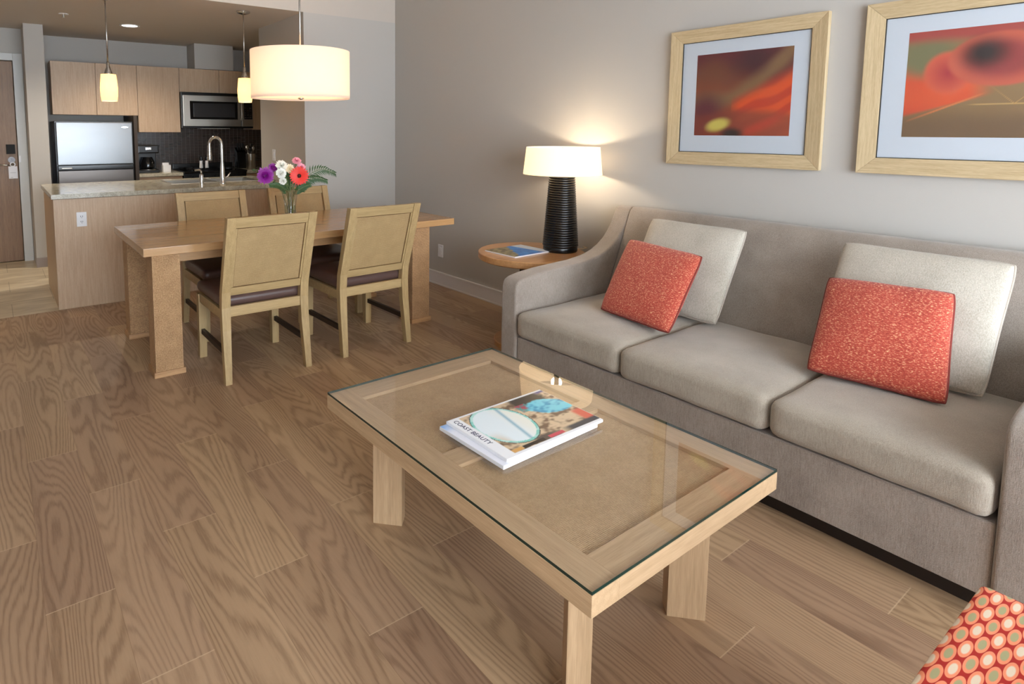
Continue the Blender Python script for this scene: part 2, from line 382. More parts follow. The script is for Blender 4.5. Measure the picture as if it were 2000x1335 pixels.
    def build(s, name, mat, parent=None, smooth=False, angle=None):
        bmesh.ops.recalc_face_normals(s.bm, faces=s.bm.faces[:])
        me = bpy.data.meshes.new(name); s.bm.to_mesh(me); s.bm.free()
        for m in (mat if isinstance(mat, (list, tuple)) else [mat]): me.materials.append(m)
        if smooth:
            for p in me.polygons: p.use_smooth = True
            if angle: me.set_sharp_from_angle(angle=angle)
        o = bpy.data.objects.new(name, me); COL.objects.link(o)
        if parent: o.parent = parent
        return o
def thing(name, label, cat, loc=(0, 0, 0), rz=0.0, group=None):
    o = bpy.data.objects.new(name, None); o.empty_display_size = 0.05; o.location = loc; o.rotation_euler = (0, 0, rz); COL.objects.link(o)
    o['label'] = label; o['category'] = cat
    if group: o['group'] = group
    return o
def tag(o, label, cat, group=None):
    o['label'] = label; o['category'] = cat
    if group: o['group'] = group
    return o
def struct(o): o['kind'] = 'structure'; return o
def lab(o, l): o['label'] = l; return o
def copy_tree(o, parent=None):
    c = o.copy(); COL.objects.link(c)
    if parent: c.parent = parent
    for ch in o.children: copy_tree(ch, c)
    return c
def painted(fn, nu, nv, origin, eu, ev):
    """a flat print: grid of coloured cells over origin + u*eu + v*ev"""
    me = bpy.data.meshes.new('print'); O, U, V = Vector(origin), Vector(eu), Vector(ev); vs = []; cs = []
    for j in range(nv+1):
        for i in range(nu+1):
            u, v = i/nu, j/nv; vs.append(O+U*u+V*v); cs.append(fn(u, v))
    fs = [(j*(nu+1)+i, j*(nu+1)+i+1, (j+1)*(nu+1)+i+1, (j+1)*(nu+1)+i) for j in range(nv) for i in range(nu)]
    me.from_pydata(vs, [], fs)
    at = me.color_attributes.new('paint', 'FLOAT_COLOR', 'POINT')
    for k, c in enumerate(cs): at.data[k].color = (c[0], c[1], c[2], 1)
    return me
def lerp(a, b, t): t = max(0, min(1, t)); return tuple(a[k]*(1-t)+b[k]*t for k in range(3))
def sm(a, b, x): t = max(0, min(1, (x-a)/(b-a))); return t*t*(3-2*t)
def text_obj(name, body, size, mat, M4, parent, align='LEFT'):
    cu = bpy.data.curves.new(name, 'FONT'); cu.body = body; cu.size = size; cu.extrude = 0.0003; cu.align_x = align
    o = bpy.data.objects.new(name, cu); COL.objects.link(o)
    dg = bpy.context.evaluated_depsgraph_get(); me = bpy.data.meshes.new_from_object(o.evaluated_get(dg))
    bpy.data.objects.remove(o); me.transform(M4); me.materials.clear(); me.materials.append(mat)
    q = bpy.data.objects.new(name, me); COL.objects.link(q); q.parent = parent; return q

# ================================================================= SETTING
YE = 8.1; XR = 0.0
struct(B().box(ROOM_X0, 0.0, ROOM_Y0, 5.443, -0.06, 0).build('floor', M['floor']))
struct(B().box(ROOM_X0, 0.0, 5.443, YE, -0.06, 0.0).build('floor', M['tile']))
struct(B().box(ROOM_X0, 0.0, ROOM_Y0, YB, CEIL, CEIL+0.1).build('ceiling', M['ceil']))
struct(B().box(ROOM_X0, 0.0, YB, YE, KCEIL, CEIL+0.1).build('ceiling', M['ceil']))
struct(B().box(0, 0.12, ROOM_Y0, YE, -0.06, CEIL+0.1).build('wall_right', M['wall']))
struct(B().box(ROOM_X0-0.12, ROOM_X0, ROOM_Y0, YE, -0.06, CEIL+0.1).build('wall_left', M['wall']))
struct(B().box(-0.986, 0, YB, 6.27, 0, KCEIL).build('wall_stub', M['wall']))
bk = B().box(ROOM_X0, 0.0, YE, YE+0.12, -0.06, CEIL+0.1)  # extended behind the entry door to block world light at its gap
struct(bk.build('wall_back', M['wall']))
struct(B().box(-3.04, -2.868, 7.3, YE, 0, KCEIL).build('wall_fin', M['wall']))
struct(B().box(-1.245, -0.765, 7.76, YE, 2.175, KCEIL).build('wall_chase', M['wall']))
# entry wall with its door opening
DY = 7.75; DX0, DX1, DZ = -4.06, -3.13, 2.145
ew = B(); ew.box(ROOM_X0, DX0, DY, DY+0.12, 0, KCEIL); ew.box(DX0, DX1, DY, DY+0.12, DZ, KCEIL); ew.box(DX1, -3.04, DY, DY+0.12, 0, KCEIL)
struct(ew.build('wall_entry', M['wall']))
# window wall behind the camera
ww = B(); y0, y1 = ROOM_Y0-0.15, ROOM_Y0
ww.box(ROOM_X0, WX0, y0, y1, 0, CEIL); ww.box(WX1, 0, y0, y1, 0, CEIL); ww.box(WX0, WX1, y0, y1, 0, WZ0); ww.box(WX0, WX1, y0, y1, WZ1, CEIL)
struct(ww.build('wall_window', M['wall']))
wf = B()
for x in (WX0, (WX0+WX1)/2-0.03, WX1-0.06): wf.box(x, x+0.06, y0+0.04, y1-0.04, WZ0, WZ1)
for z in (WZ0, WZ1-0.06): wf.box(WX0, WX1, y0+0.04, y1-0.04, z, z+0.06)
struct(wf.build('window_1', M['white_trim']))
# baseboards
def board(name, x0, x1, y0, y1):
    b = B().box(x0, x1, y0, y1, 0, 0.115, 0.003)
    return struct(b.build(name, M['white_trim']))
bb = B().box(-0.016, 0, ROOM_Y0, YB, 0.0, 0.118, 0.003).box(-0.022, 0, ROOM_Y0, YB, 0, 0.014, 0.004).box(-0.02, 0, ROOM_Y0, YB, 0.108, 0.122, 0.003)
struct(bb.build('baseboard_right', M['white_trim']))
struct(B().box(-0.986, -0.022, YB-0.016, YB, 0, 0.118, 0.003).build('baseboard_stub', M['white_trim']))
struct(B().box(-3.045, -2.863, 7.285, 7.3, 0, 0.10, 0.003).build('baseboard_fin', plain('stone_base', S(150, 138, 132), 0.4)))
struct(B().box(-0.99, -0.9862, 5.43, 6.26, 0.921, 1.02, 0.001).build('trim_1', M['stone']))
struct(B().box(-2.02, 0, 8.088, YE, 0.915, 1.6).build('trim_2', M['mosaic']))
# entry door
dr = thing('door_1', 'wood veneer entry door in a pale frame at the far left', 'door', (0, 0, 0)); del dr['label']; del dr['category']; dr['kind'] = 'structure'
B().box(DX0+0.005, DX1-0.006, DY+0.02, DY+0.065, 0.008, DZ-0.006, 0.002).build('door_leaf', M['doorwood'], dr)
fr = B(); fr.box(DX1, -3.045, DY-0.02, DY, 0, DZ+0.075, 0.003); fr.box(DX0-0.085, DX0, DY-0.02, DY, 0, DZ+0.075, 0.003); fr.box(DX0, DX1, DY-0.02, DY, DZ, DZ+0.075, 0.003)
fr.build('door_frame', M['door_frame'], dr)
B().box(-3.235, -3.155, DY-0.012, DY+0.02, 1.165, 1.265, 0.004).build('card_reader', plain('matt_black', S(12, 12, 12), 0.7), dr)
pl = B().lathe([(0.030, 0), (0.034, 0.004), (0.034, 0.010), (0.028, 0.012)], n=28, mat=Matrix.Translation((-3.193, DY+0.02, 1.100)) @ Matrix.Rotation(PI/2, 4, 'X')).build('lock_plate', plain('lock_grey', S(178, 180, 190), 0.5), dr)
B().box(-3.199, -3.189, DY-0.001, DY+0.006, 1.097, 1.112).build('key_slot', M['black'], dr)
hd = B().tube([(-3.188, DY+0.02, 1.045), (-3.188, DY-0.045, 1.045)], 0.011).tube([(-3.188, DY-0.04, 1.045), (-3.31, DY-0.04, 1.052)], 0.008)
hd.build('door_handle', M['nickel'], dr, True)
B().box(-3.128, -3.108, DY-0.026, DY-0.018, 1.075, 1.145, 0.002).build('strike_plate', M['white'], dr)
hg = thing('door_hanger', 'white card hanger hooked over the entry door lever', 'door hanger', (-3.187, DY-0.046, 0.95))
g = B(); g.box(-0.040, 0.040, -0.002, 0.0, -0.045, 0.085, 0.0005); g.build('card', M['paper'], hg)
B().lathe([(0.016, 0), (0.026, 0)], n=24, cap=False, mat=Matrix.Translation((0, -0.0025, 0.105)) @ Matrix.Rotation(PI/2, 4, 'X')).build('hook_ring', M['paper'], hg)
B().box(-0.026, 0.026, -0.0026, -0.002, 0.015, 0.018).build('printed_line', M['grey_text'], hg)
B().box(-0.024, -0.002, -0.0026, -0.002, -0.034, -0.030).build('printed_line', M['grey_text'], hg)

# ================================================================= OUTLETS
def outlet(label, mat4, kind='outlet'):
    t = thing('wall_outlet' if kind == 'outlet' else 'light_switch', label, kind if kind == 'outlet' else 'switch')
    t.matrix_world = mat4
    B().box(-0.036, 0.036, -0.006, 0, -0.058, 0.058, 0.003).build('plate', M['white'], t)
    if kind == 'outlet':
        for z in (-0.021, 0.021):
            s = B().box(-0.016, 0.016, -0.0075, -0.005, z-0.015, z+0.015, 0.002).build('socket', M['white'], t)
            h = B(); h.box(-0.008, -0.005, -0.0082, -0.007, z-0.002, z+0.008); h.box(0.005, 0.008, -0.0082, -0.007, z-0.002, z+0.008); h.box(-0.002, 0.002, -0.0082, -0.007, z-0.010, z-0.006)
            h.build('slot', M['black'], s)
    else:
        B().box(-0.016, 0.016, -0.009, -0.005, -0.033, 0.033, 0.002).build('rocker', M['white'], t)
    return t
RX = Matrix.Rotation(-PI/2, 4, 'Z')
outlet('white double outlet on the wooden front of the kitchen peninsula', Matrix.Translation((-2.803, 5.4548, 0.711)))
outlet('white wall plate low on the grey wall right of the dining table', Matrix.Translation((-0.0002, 4.394, 0.320)) @ RX, 'switch')
outlet('white wall plate above the peninsula beside the bouquet', Matrix.Translation((-0.9862, 5.915, 1.170)) @ RX, 'switch')

# ================================================================= KITCHEN
pen = thing('kitchen_peninsula', 'pale wood panelled kitchen peninsula under the stone counter', 'kitchen peninsula')
B().box(-2.994, -0.99, 5.4553, 5.475, 0.0, 0.878, 0.001).build('front_panel', M['cab'], pen)
B().box(-2.9942, -2.975, 5.475, 6.45, 0.0, 0.878, 0.001).build('side_panel', M['cab'], pen)
B().box(-2.974, -0.99, 6.40, 6.44, 0.10, 0.878).build('kitchen_front', M['cab'], pen)
B().box(-2.974, -0.99, 5.476, 6.399, 0.0, 0.02).build('cabinet_floor', M['cab_dark'], pen)
CT0, CT1 = 0.884, 0.920
sx0, sx1, sy0, sy1 = -1.99, -1.16, 5.92, 6.34
c = B(); bx = (-3.008, -0.9865, 5.421, 6.56)
vs = {}
for lv, z in ((0, CT0), (1, CT1)):
    for nme, (x, y) in dict(a=(bx[0], bx[2]), b=(bx[1], bx[2]), c=(bx[1], bx[3]), d=(bx[0], bx[3]), e=(sx0, sy0), f=(sx1, sy0), g=(sx1, sy1), h=(sx0, sy1)).items():
        vs[nme, lv] = c.bm.verts.new((x, y, z))
for q in ('abfe', 'bcgf', 'cdhg', 'daeh'):
    for lv in (0, 1): c.bm.faces.new([vs[k, lv] for k in (q if lv else q[::-1])])
for p, q in ('ab', 'bc', 'cd', 'da', 'ef', 'fg', 'gh', 'he'):
    c.bm.faces.new((vs[p, 0], vs[q, 0], vs[q, 1], vs[p, 1]))
tag(c.build('countertop', M['stone']), 'speckled grey green stone worktop on the kitchen peninsula', 'countertop')
snk = thing('kitchen_sink', 'stainless double sink set into the peninsula worktop', 'sink', (0, 0, 0))
def basin(x0, x1):
    b = B(); y0, y1, z0, z1 = sy0+0.015, sy1-0.015, 0.74, 0.916
    P = [(x0, y0), (x1, y0), (x1, y1), (x0, y1)]; T = [b.bm.verts.new((x, y, z1)) for x, y in P]; L = [b.bm.verts.new((x, y, z0)) for x, y in P]
    O = [b.bm.verts.new((x+(0.004 if x > (x0+x1)/2 else -0.004), y+(0.004 if y > (y0+y1)/2 else -0.004), z1)) for x, y in P]
    Q = [b.bm.verts.new((x+(0.004 if x > (x0+x1)/2 else -0.004), y+(0.004 if y > (y0+y1)/2 else -0.004), z0-0.004)) for x, y in P]
    for i in range(4):
        j = (i+1) % 4; b.bm.faces.new((T[i], T[j], L[j], L[i])); b.bm.faces.new((O[i], O[j], Q[j], Q[i])); b.bm.faces.new((T[i], T[j], O[j], O[i]))
    b.bm.faces.new(L); b.bm.faces.new(Q); b.build('basin', M['steel'], snk)
basin(sx0+0.02, -1.60); basin(-1.56, sx1-0.02)
rm = B()
for a in ((sx0-0.012, sx1+0.012, sy0-0.012, sy0+0.012), (sx0-0.012, sx1+0.012, sy1-0.012, sy1+0.012), (sx0-0.012, sx0+0.012, sy0, sy1), (sx1-0.012, sx1+0.012, sy0, sy1), (-1.596, -1.564, sy0, sy1)):
    rm.box(a[0], a[1], a[2], a[3], 0.9165, 0.9235, 0.002)
rm.build('rim', M['steel'], snk)
fc = thing('kitchen_faucet', 'tall chrome gooseneck faucet with pull down spray head', 'faucet', (-1.578, 5.733, CT1))
B().lathe([(0.030, 0), (0.030, 0.006), (0.026, 0.012), (0.024, 0.06), (0.021, 0.13), (0.0155, 0.20)], n=28).build('body', M['chrome'], fc, True, 0.6)
pts = [(0, 0, 0.18), (0, 0, 0.36)] + [(-0.045+0.045*math.cos(a), 0.045*(1-math.cos(a))*0.9, 0.37+0.065*math.sin(a)) for a in [PI*k/10 for k in range(1, 11)]] + [(-0.092, 0.082, 0.34)]
B().tube(pts, 0.0145, 14).build('spout', M['chrome'], fc, True, 0.6)
B().lathe([(0.016, 0.06), (0.019, 0.0), (0.024, -0.075), (0.022, -0.085)], n=20, mat=Matrix.Translation((-0.092, 0.082, 0.30))).build('spray_head', M['nickel'], fc, True, 0.6)
B().tube([(0.02, 0, 0.05), (0.055, 0, 0.07), (0.075, 0, 0.10)], 0.006).build('lever', M['chrome'], fc, True)
sd = thing('soap_dispenser', 'small chrome soap pump beside the tall faucet', 'soap dispenser', (-1.775, 5.729, CT1))
B().lathe([(0.024, 0), (0.024, 0.008), (0.020, 0.012), (0.020, 0.085), (0.016, 0.095)], n=24).build('body', M['chrome'], sd, True, 0.6)
B().tube([(0, 0, 0.09), (0, 0, 0.125), (-0.012, 0.01, 0.135), (-0.05, 0.03, 0.130)], 0.008).build('pump', M['nickel'], sd, True)

# upper cabinets
CF, CBK = 7.75, 8.085
def cab(name, label, x0, x1, z0, z1, doors, cat='cabinet', back=CBK, front=CF):
    t = thing(name, label, cat, group='wooden wall cabinets')
    B().box(x0+0.002, x1-0.002, front+0.02, back, z0+0.002, z1, 0.001).build('carcass', M['cab'], t)
    for a, b in zip(doors, doors[1:]):
        B().box(a+0.0025, b-0.0025, front, front+0.018, z0, z1-0.001, 0.0015).build('door', M['cab'], t)
    return t
fcab = cab('wall_cabinet', 'two door wooden cabinet above the refrigerator', -2.79, -1.917, 1.59, 2.17, (-2.79, -2.351, -1.917))
cab('wall_cabinet', 'tall single door wooden cabinet left of the microwave', -1.917, -1.44, 1.396, 2.17, (-1.917, -1.44))
cab('wall_cabinet', 'short two door wooden cabinet above the microwave', -1.44, -0.54, 1.885, 2.17, (-1.44, -0.956, -0.54))
cab('wall_cabinet', 'narrow wooden cabinet at the right end behind the drum shade', -0.54, -0.06, 1.43, 2.17, (-0.54, -0.06))
# microwave
mw = thing('microwave_oven', 'stainless microwave oven mounted above the range', 'microwave', (0, 0, 0))
B().box(-1.437, -0.545, 7.70, 8.08, 1.447, 1.883, 0.003).build('body', M['black'], mw)
dd = B(); my = 7.665
dd.box(-1.425, -0.715, my, 7.70, 1.47, 1.845, 0.004); dd.build('door', M['steel'], mw)
B().box(-1.345, -0.755, my-0.004, my+0.002, 1.555, 1.775, 0.003).build('door_bezel', M['blackglass'], mw)
lab(B().box(-1.305, -0.79, my-0.006, my, 1.58, 1.75, 0.002).build('window', M['greyglass'], mw), 'dark grey see through window')
B().tube([(-0.715, my-0.03, 1.545), (-0.715, my-0.04, 1.575), (-0.715, my-0.04, 1.755), (-0.715, my-0.03, 1.785)], 0.011).tube([(-0.715, my-0.032, 1.56), (-0.715, my+0.01, 1.56)], 0.007).tube([(-0.715, my-0.032, 1.77), (-0.715, my+0.01, 1.77)], 0.007).build('handle', M['steel'], mw, True)
cp = B().box(-0.70, -0.555, my, 7.70, 1.47, 1.845, 0.003).build('control_panel', M['steel'], mw)
B().box(-0.675, -0.565, my-0.003, my, 1.56, 1.80, 0.002).build('keypad', M['blackglass'], cp)
for r in range(5):
    for q in range(3):
        B().box(-0.665+q*0.032, -0.645+q*0.032, my-0.004, my-0.003, 1.575+r*0.03, 1.59+r*0.03).build('key', M['steel_dark'], cp)
B().box(-1.2, -0.85, 7.69, 7.9, 1.438, 1.447, 0.002).build('underside_light', M['nickel'], mw)
# refrigerator
fg = thing('refrigerator', 'stainless top freezer refrigerator in black cabinet left of the counter', 'refrigerator', (0, 0, 0))
B().box(-2.80, -2.03, 7.50, 8.07, 0.02, 1.515, 0.004).build('body', M['black'], fg)
fz = B().box(-2.79, -2.045, 7.445, 7.495, 1.045, 1.503, 0.012, seg=3).build('freezer_door', M['freezer'], fg, True, 0.7)
B().lathe([(0.001, 0), (0.03, 0), (0.03, 0.002), (0.001, 0.002)], n=20, cap=False, mat=Matrix.Translation((-2.12, 7.446, 1.452)) @ Matrix.Rotation(PI/2, 4, 'X') @ Matrix.Diagonal((1.2, 0.28, 1, 1))).build('badge', M['chrome'], fz)
fd = B().box(-2.79, -2.045, 7.445, 7.495, 0.06, 0.985, 0.012, seg=3).build('fresh_food_door', M['steel_dark'], fg, True, 0.7)
B().box(-2.79, -2.045, 7.43, 7.495, 0.99, 1.04, 0.01, seg=3).build('handle_strip', M['black'], fg, True, 0.7)
B().box(-2.76, -2.66, 7.420, 7.432, 1.005, 1.018, 0.004).build('handle', M['steel'], fg)
B().box(-2.022, -1.985, 7.47, 8.08, 0.0, 1.585, 0.001).build('end_panel', M['cab_dark'], fcab)
# base cabinets + back counters + range
def basecab(label, x0, x1, doors):
    t = thing('base_cabinet', label, 'cabinet', group='base cabinets along the back wall')
    B().box(x0, x1, 7.52, 8.08, 0.1, 0.878).build('carcass', M['cab'], t)
    B().box(x0, x1, 7.56, 8.0, 0.0, 0.1).build('toe_kick', M['cab_dark'], t)
    B().box(x0+0.002, x1-0.002, 7.50, 7.518, 0.735, 0.874, 0.0015).build('drawer', M['cab_h'], t)
    for a, b in zip(doors, doors[1:]): B().box(a+0.002, b-0.002, 7.50, 7.518, 0.11, 0.73, 0.0015).build('door', M['cab'], t)
basecab('wooden base cabinet under the coffee maker', -1.98, -1.50, (-1.98, -1.50))
basecab('wooden base cabinet right of the black range', -0.72, -0.02, (-0.72, -0.37, -0.02))
tag(B().box(-1.983, -1.497, 7.47, 8.086, 0.884, 0.92, 0.003).build('countertop', M['stone']), 'short stone counter under the coffee maker and white box', 'countertop')
tag(B().box(-0.723, -0.01, 7.47, 8.086, 0.884, 0.92, 0.003).build('countertop', M['stone']), 'stone counter right of the range under the utensil crock', 'countertop')
rg = thing('kitchen_range', 'black range with cast grates between the two back counters', 'range', (0, 0, 0))
B().box(-1.49, -0.73, 7.47, 8.07, 0.02, 0.905, 0.004).build('body', M['black'], rg)
B().box(-1.492, -0.728, 7.44, 8.07, 0.906, 0.93, 0.006).build('cooktop', M['blackglass'], rg)
B().box(-1.48, -0.74, 7.43, 7.468, 0.22, 0.76, 0.006).build('oven_door', M['blackglass'], rg)
B().tube([(-1.43, 7.39, 0.80), (-0.79, 7.39, 0.80)], 0.011).tube([(-1.40, 7.39, 0.80), (-1.40, 7.47, 0.80)], 0.008).tube([(-0.82, 7.39, 0.80), (-0.82, 7.47, 0.80)], 0.008).build('handle', M['steel'], rg, True)
B().box(-1.49, -0.73, 8.0, 8.07, 0.931, 1.0, 0.006).build('back_guard', M['black'], rg)
for gx in (-1.30, -0.92):
    for gy in (7.62, 7.87):
        g = B()
        for k in range(4):
            a = k*PI/4; g.box(-0.10, 0.10, -0.005, 0.005, 0.945, 0.957, 0.002, Matrix.Translation((gx, gy, 0)) @ Matrix.Rotation(a, 4, 'Z'))
        g.lathe([(0.10, 0.945), (0.112, 0.945), (0.112, 0.957), (0.10, 0.957)], (gx, gy, 0), 28, closed=True)
        for k in range(4):
            a = k*PI/2+PI/4; g.box(-0.005, 0.005, -0.005, 0.005, 0.930, 0.95, 0, Matrix.Translation((gx+0.106*math.cos(a), gy+0.106*math.sin(a), 0)))
        g.build('grate', M['black'], rg)
for k in range(5): B().lathe([(0.018, 0), (0.015, 0.02)], n=20, mat=Matrix.Translation((-1.38+k*0.135, 7.47, 0.862)) @ Matrix.Rotation(PI/2, 4, 'X')).build('knob', M['black'], rg, True, 0.6)
# small kitchen things
cm = thing('coffee_maker', 'black drip coffee maker with glass carafe beside the refrigerator', 'coffee maker', (-1.85, 7.72, 0.9203))
B().box(-0.115, 0.115, -0.12, 0.13, 0, 0.035, 0.008).build('base', M['black'], cm)
B().box(-0.115, 0.115, 0.04, 0.13, 0.036, 0.325, 0.008).build('water_tank', M['black'], cm)
B().box(-0.115, 0.115, -0.12, 0.038, 0.23, 0.325, 0.012).build('brew_head', M['black'], cm)
ca = B().lathe([(0.055, 0.042), (0.075, 0.06), (0.078, 0.12), (0.055, 0.17), (0.05, 0.185)], (0, -0.045, 0), 28).build('carafe', M['blackglass'], cm, True, 0.7)
B().tube([(0.02, -0.115, 0.16), (0.03, -0.15, 0.15), (0.03, -0.15, 0.08), (0.02, -0.115, 0.065)], 0.008).build('carafe_handle', M['black'], ca, True)
B().lathe([(0.085, 0.036), (0.085, 0.041)], (0, -0.045, 0), 28).build('warming_plate', M['nickel'], cm)
B().box(-0.03, 0.03, -0.124, -0.12, 0.27, 0.30, 0.002).build('switch', M['chrome'], cm)
tb = thing('tea_box', 'small white box of packets on the counter beside the coffee maker', 'box', (-1.645, 7.66, 0.9203))
B().box(-0.045, 0.045, -0.035, 0.035, 0, 0.085, 0.003).build('carton', M['white'], tb); B().box(-0.042, 0.03, 0.0, 0.032, 0.085, 0.112, 0.002).build('packet', M['paper'], tb)
def shaker(label, x, dy):
    t = thing('condiment_shaker', label, 'shaker', (x, 7.755+dy, 0.9572), group='shakers on the range')
    B().lathe([(0.020, 0), (0.022, 0.005), (0.018, 0.07), (0.019, 0.09)], n=20).build('body', M['white'], t, True, 0.7)
    B().lathe([(0.020, 0.09), (0.021, 0.095), (0.018, 0.135), (0.010, 0.142)], n=20).build('cap', M['black'], t, True, 0.7)
shaker('white shaker with black cap, left one of the pair on the range', -1.235, -0.1)
shaker('white shaker with black cap, right one of the pair on the range', -1.165, -0.1)
kb = thing('knife_block', 'black knife block behind the utensil crock', 'knife block', (-0.62, 7.98, 0.9203))
B().hexa([(-0.06, -0.07, 0), (0.06, -0.07, 0), (0.06, 0.07, 0), (-0.06, 0.07, 0), (-0.06, -0.03, 0.21), (0.06, -0.03, 0.21), (0.06, 0.07, 0.27), (-0.06, 0.07, 0.27)], 0.004).build('block', M['black'], kb)
for k in range(3): B().box(-0.045+k*0.035, -0.028+k*0.035, 0.0, 0.02, 0.236, 0.33, 0.003).build('knife_handle', M['black'], kb)
cr = thing('utensil_crock', 'stainless crock of kitchen utensils at the right of the counter', 'utensil crock', (-0.60, 7.66, 0.9203))
B().lathe([(0.058, 0), (0.060, 0.004), (0.060, 0.20), (0.056, 0.20), (0.054, 0.012), (0.001, 0.01)], n=32, cap=False).build('crock', M['steel'], cr, True, 0.6)
for k, (dx, dy, h) in enumerate([(-0.03, 0.01, 0.31), (0.0, -0.02, 0.34), (0.03, 0.015, 0.30), (0.01, 0.03, 0.29)]):
    u = B().tube([(dx*0.4, dy*0.4, 0.02), (dx*1.3, dy*1.3, h-0.05)], 0.005); u.lathe([(0.004, -0.03), (0.018, -0.015), (0.020, 0.01), (0.008, 0.03)], n=12, mat=Matrix.Translation((dx*1.4, dy*1.4, h-0.03)) @ Matrix.Diagonal((1, 0.4, 1, 1)))
    lab(u.build('utensil', M['black'] if k % 2 else M['chrome'], cr, True), 'black spatula' if k % 2 else 'steel spoon')

# ================================================================= CEILING FITTINGS
dl = thing('recessed_downlight', 'round recessed downlight in the kitchen ceiling', 'ceiling light', (-2.133, 6.85, KCEIL))
B().lathe([(0.075, -0.004), (0.095, -0.006), (0.098, 0.0), (0.075, 0.0)], n=36, closed=True).build('trim_ring', M['white'], dl, True, 0.6)
B().lathe([(0.001, -0.002), (0.074, -0.002), (0.074, -0.0005), (0.001, -0.0005)], n=36, cap=False).build('lens', emis('downlight_lens', (1, 0.97, 0.9, 1), 3.0), dl)
light('downlight_lamp', 'SPOT', (-2.133, 6.85, KCEIL-0.02), 120, (1, 0.86, 0.68), spot_size=2.4, spot_blend=0.9, shadow_soft_size=0.06)
sk = thing('sprinkler_head', 'small sprinkler head in the kitchen ceiling left of the downlight', 'sprinkler', (-2.752, 6.518, KCEIL))
B().lathe([(0.040, -0.006), (0.042, 0.0)], n=28).build('escutcheon', M['white'], sk); B().lathe([(0.008, -0.006), (0.006, -0.03), (0.018, -0.033), (0.018, -0.036)], n=16).build('nozzle', M['nickel'], sk)
d2 = copy_tree(dl); d2.location = (-3.75, 6.6, KCEIL); d2['label'] = 'added round downlight out of view, brightening the entry hall'  # added fixture out of view, housing for the extra entry spot
light('downlight_lamp', 'SPOT', (-3.75, 6.6, KCEIL-0.02), 60, (1, 0.86, 0.68), spot_size=2.4, spot_blend=0.9, shadow_soft_size=0.06)  # added spot that lightens the entry tile; no lamp seen there
def pendant(label, x, y, ztop):
    t = thing('pendant_lamp', label, 'pendant light', (x, y, 0), group='frosted glass pendants over the peninsula')
    B().lathe([(0.062, KCEIL), (0.062, KCEIL-0.012), (0.045, KCEIL-0.022), (0.012, KCEIL-0.03)], n=32).build('canopy', M['chrome'], t, True, 0.6)
    B().tube([(0, 0, KCEIL-0.028), (0, 0, ztop+0.085)], 0.0055, 10).build('rod', M['nickel'], t, True)
    B().lathe([(0.008, 0.10), (0.012, 0.09), (0.014, 0.06), (0.030, 0.012), (0.030, 0.0)], (0, 0, ztop), 24).build('socket_cup', M['nickel'], t, True, 0.6)
    B().lathe([(0.001, 0.0), (0.056, 0.0), (0.061, -0.05), (0.066, -0.11), (0.064, -0.17), (0.058, -0.215), (0.054, -0.215), (0.060, -0.17), (0.062, -0.11), (0.057, -0.05), (0.052, -0.004), (0.001, -0.004)], (0, 0, ztop), 36, cap=False).build('glass_shade', M['pend_glass'], t, True, 0.8)
    light('pendant_bulb', 'POINT', (x, y, ztop-0.09), 12, WARM, shadow_soft_size=0.03)
pendant('left glass pendant lamp hanging over the peninsula by a nickel rod', -2.553, 5.50, 1.868)
pendant('right glass pendant lamp hanging partly behind the drum shade', -1.44, 5.45, 1.888)
DXc, DYc, DR = -1.53, 4.05, 0.347
dm = thing('drum_pendant', 'large white fabric drum pendant over the dining table', 'pendant light', (DXc, DYc, 0))
DZ0, DZ1 = 1.645, 1.975
B().lathe([(DR, DZ0), (DR, DZ1), (DR-0.006, DZ1), (DR-0.006, DZ0)], n=72, closed=True).build('shade', M['drum'], dm, True, 0.6)
B().lathe([(0.001, DZ0+0.018), (DR-0.008, DZ0+0.018), (DR-0.008, DZ0+0.012), (0.001, DZ0+0.012)], n=60, cap=False).build('diffuser', M['drum_diff'], dm, True, 0.6)
B().lathe([(0.004, DZ0-0.008), (0.022, DZ0+0.0), (0.022, DZ0+0.006), (0.01, DZ0+0.012)], n=24).build('finial', M['nickel'], dm, True, 0.6)
sp_ = B()
for k in range(3):
    a = k*2*PI/3+0.4; sp_.tube([(0, 0, DZ1-0.02), ((DR-0.006)*math.cos(a), (DR-0.006)*math.sin(a), DZ1-0.006)], 0.003, 6)
sp_.build('spider', M['nickel'], dm)
B().tube([(0, 0, DZ0+0.05), (0, 0, CEIL-0.02)], 0.0065, 10).build('rod', M['nickel'], dm, True)
B().lathe([(0.06, CEIL), (0.06, CEIL-0.015), (0.02, CEIL-0.03)], n=28).build('canopy', M['nickel'], dm, True, 0.6)
light('drum_bulb', 'POINT', (DXc+0.1, DYc, 1.80), 5, WARM, shadow_soft_size=0.05)
light('drum_bulb', 'POINT', (DXc-0.1, DYc, 1.80), 5, WARM, shadow_soft_size=0.05)

# ================================================================= DINING TABLE
TX, TY, TA = -2.7043, 3.5895, -0.0035
TL, TW = 2.205, 0.985
dt = thing('dining_table', 'long wooden dining table with woven wrapped block legs', 'table', (TX, TY, 0), TA)
B().box(0, TL, 0, TW, 0.714, 0.760, 0.002).build('tabletop', M['table_top'], dt)
LG = 0.155
for (x, y) in ((0.045, 0.02), (TL-0.37, 0.02), (0.045, TW-0.02-LG), (TL-0.37, TW-0.02-LG)):
    l = B().box(x, x+LG, y, y+LG, 0.0, 0.7135, 0.006).build('leg', M['rattan'], dt)
    B().box(x-0.010, x+LG+0.010, y-0.010, y+LG+0.010, 0.0, 0.032, 0.002).build('foot_block', M['leg_base'], l)
for (a, b, c_, d) in ((0.045+LG, TL-0.37, 0.10, 0.122), (0.045+LG, TL-0.37, TW-0.122, TW-0.10)): B().box(a, b, c_, d, 0.648, 0.7135, 0.001).build('apron', M['table_edge'], dt)
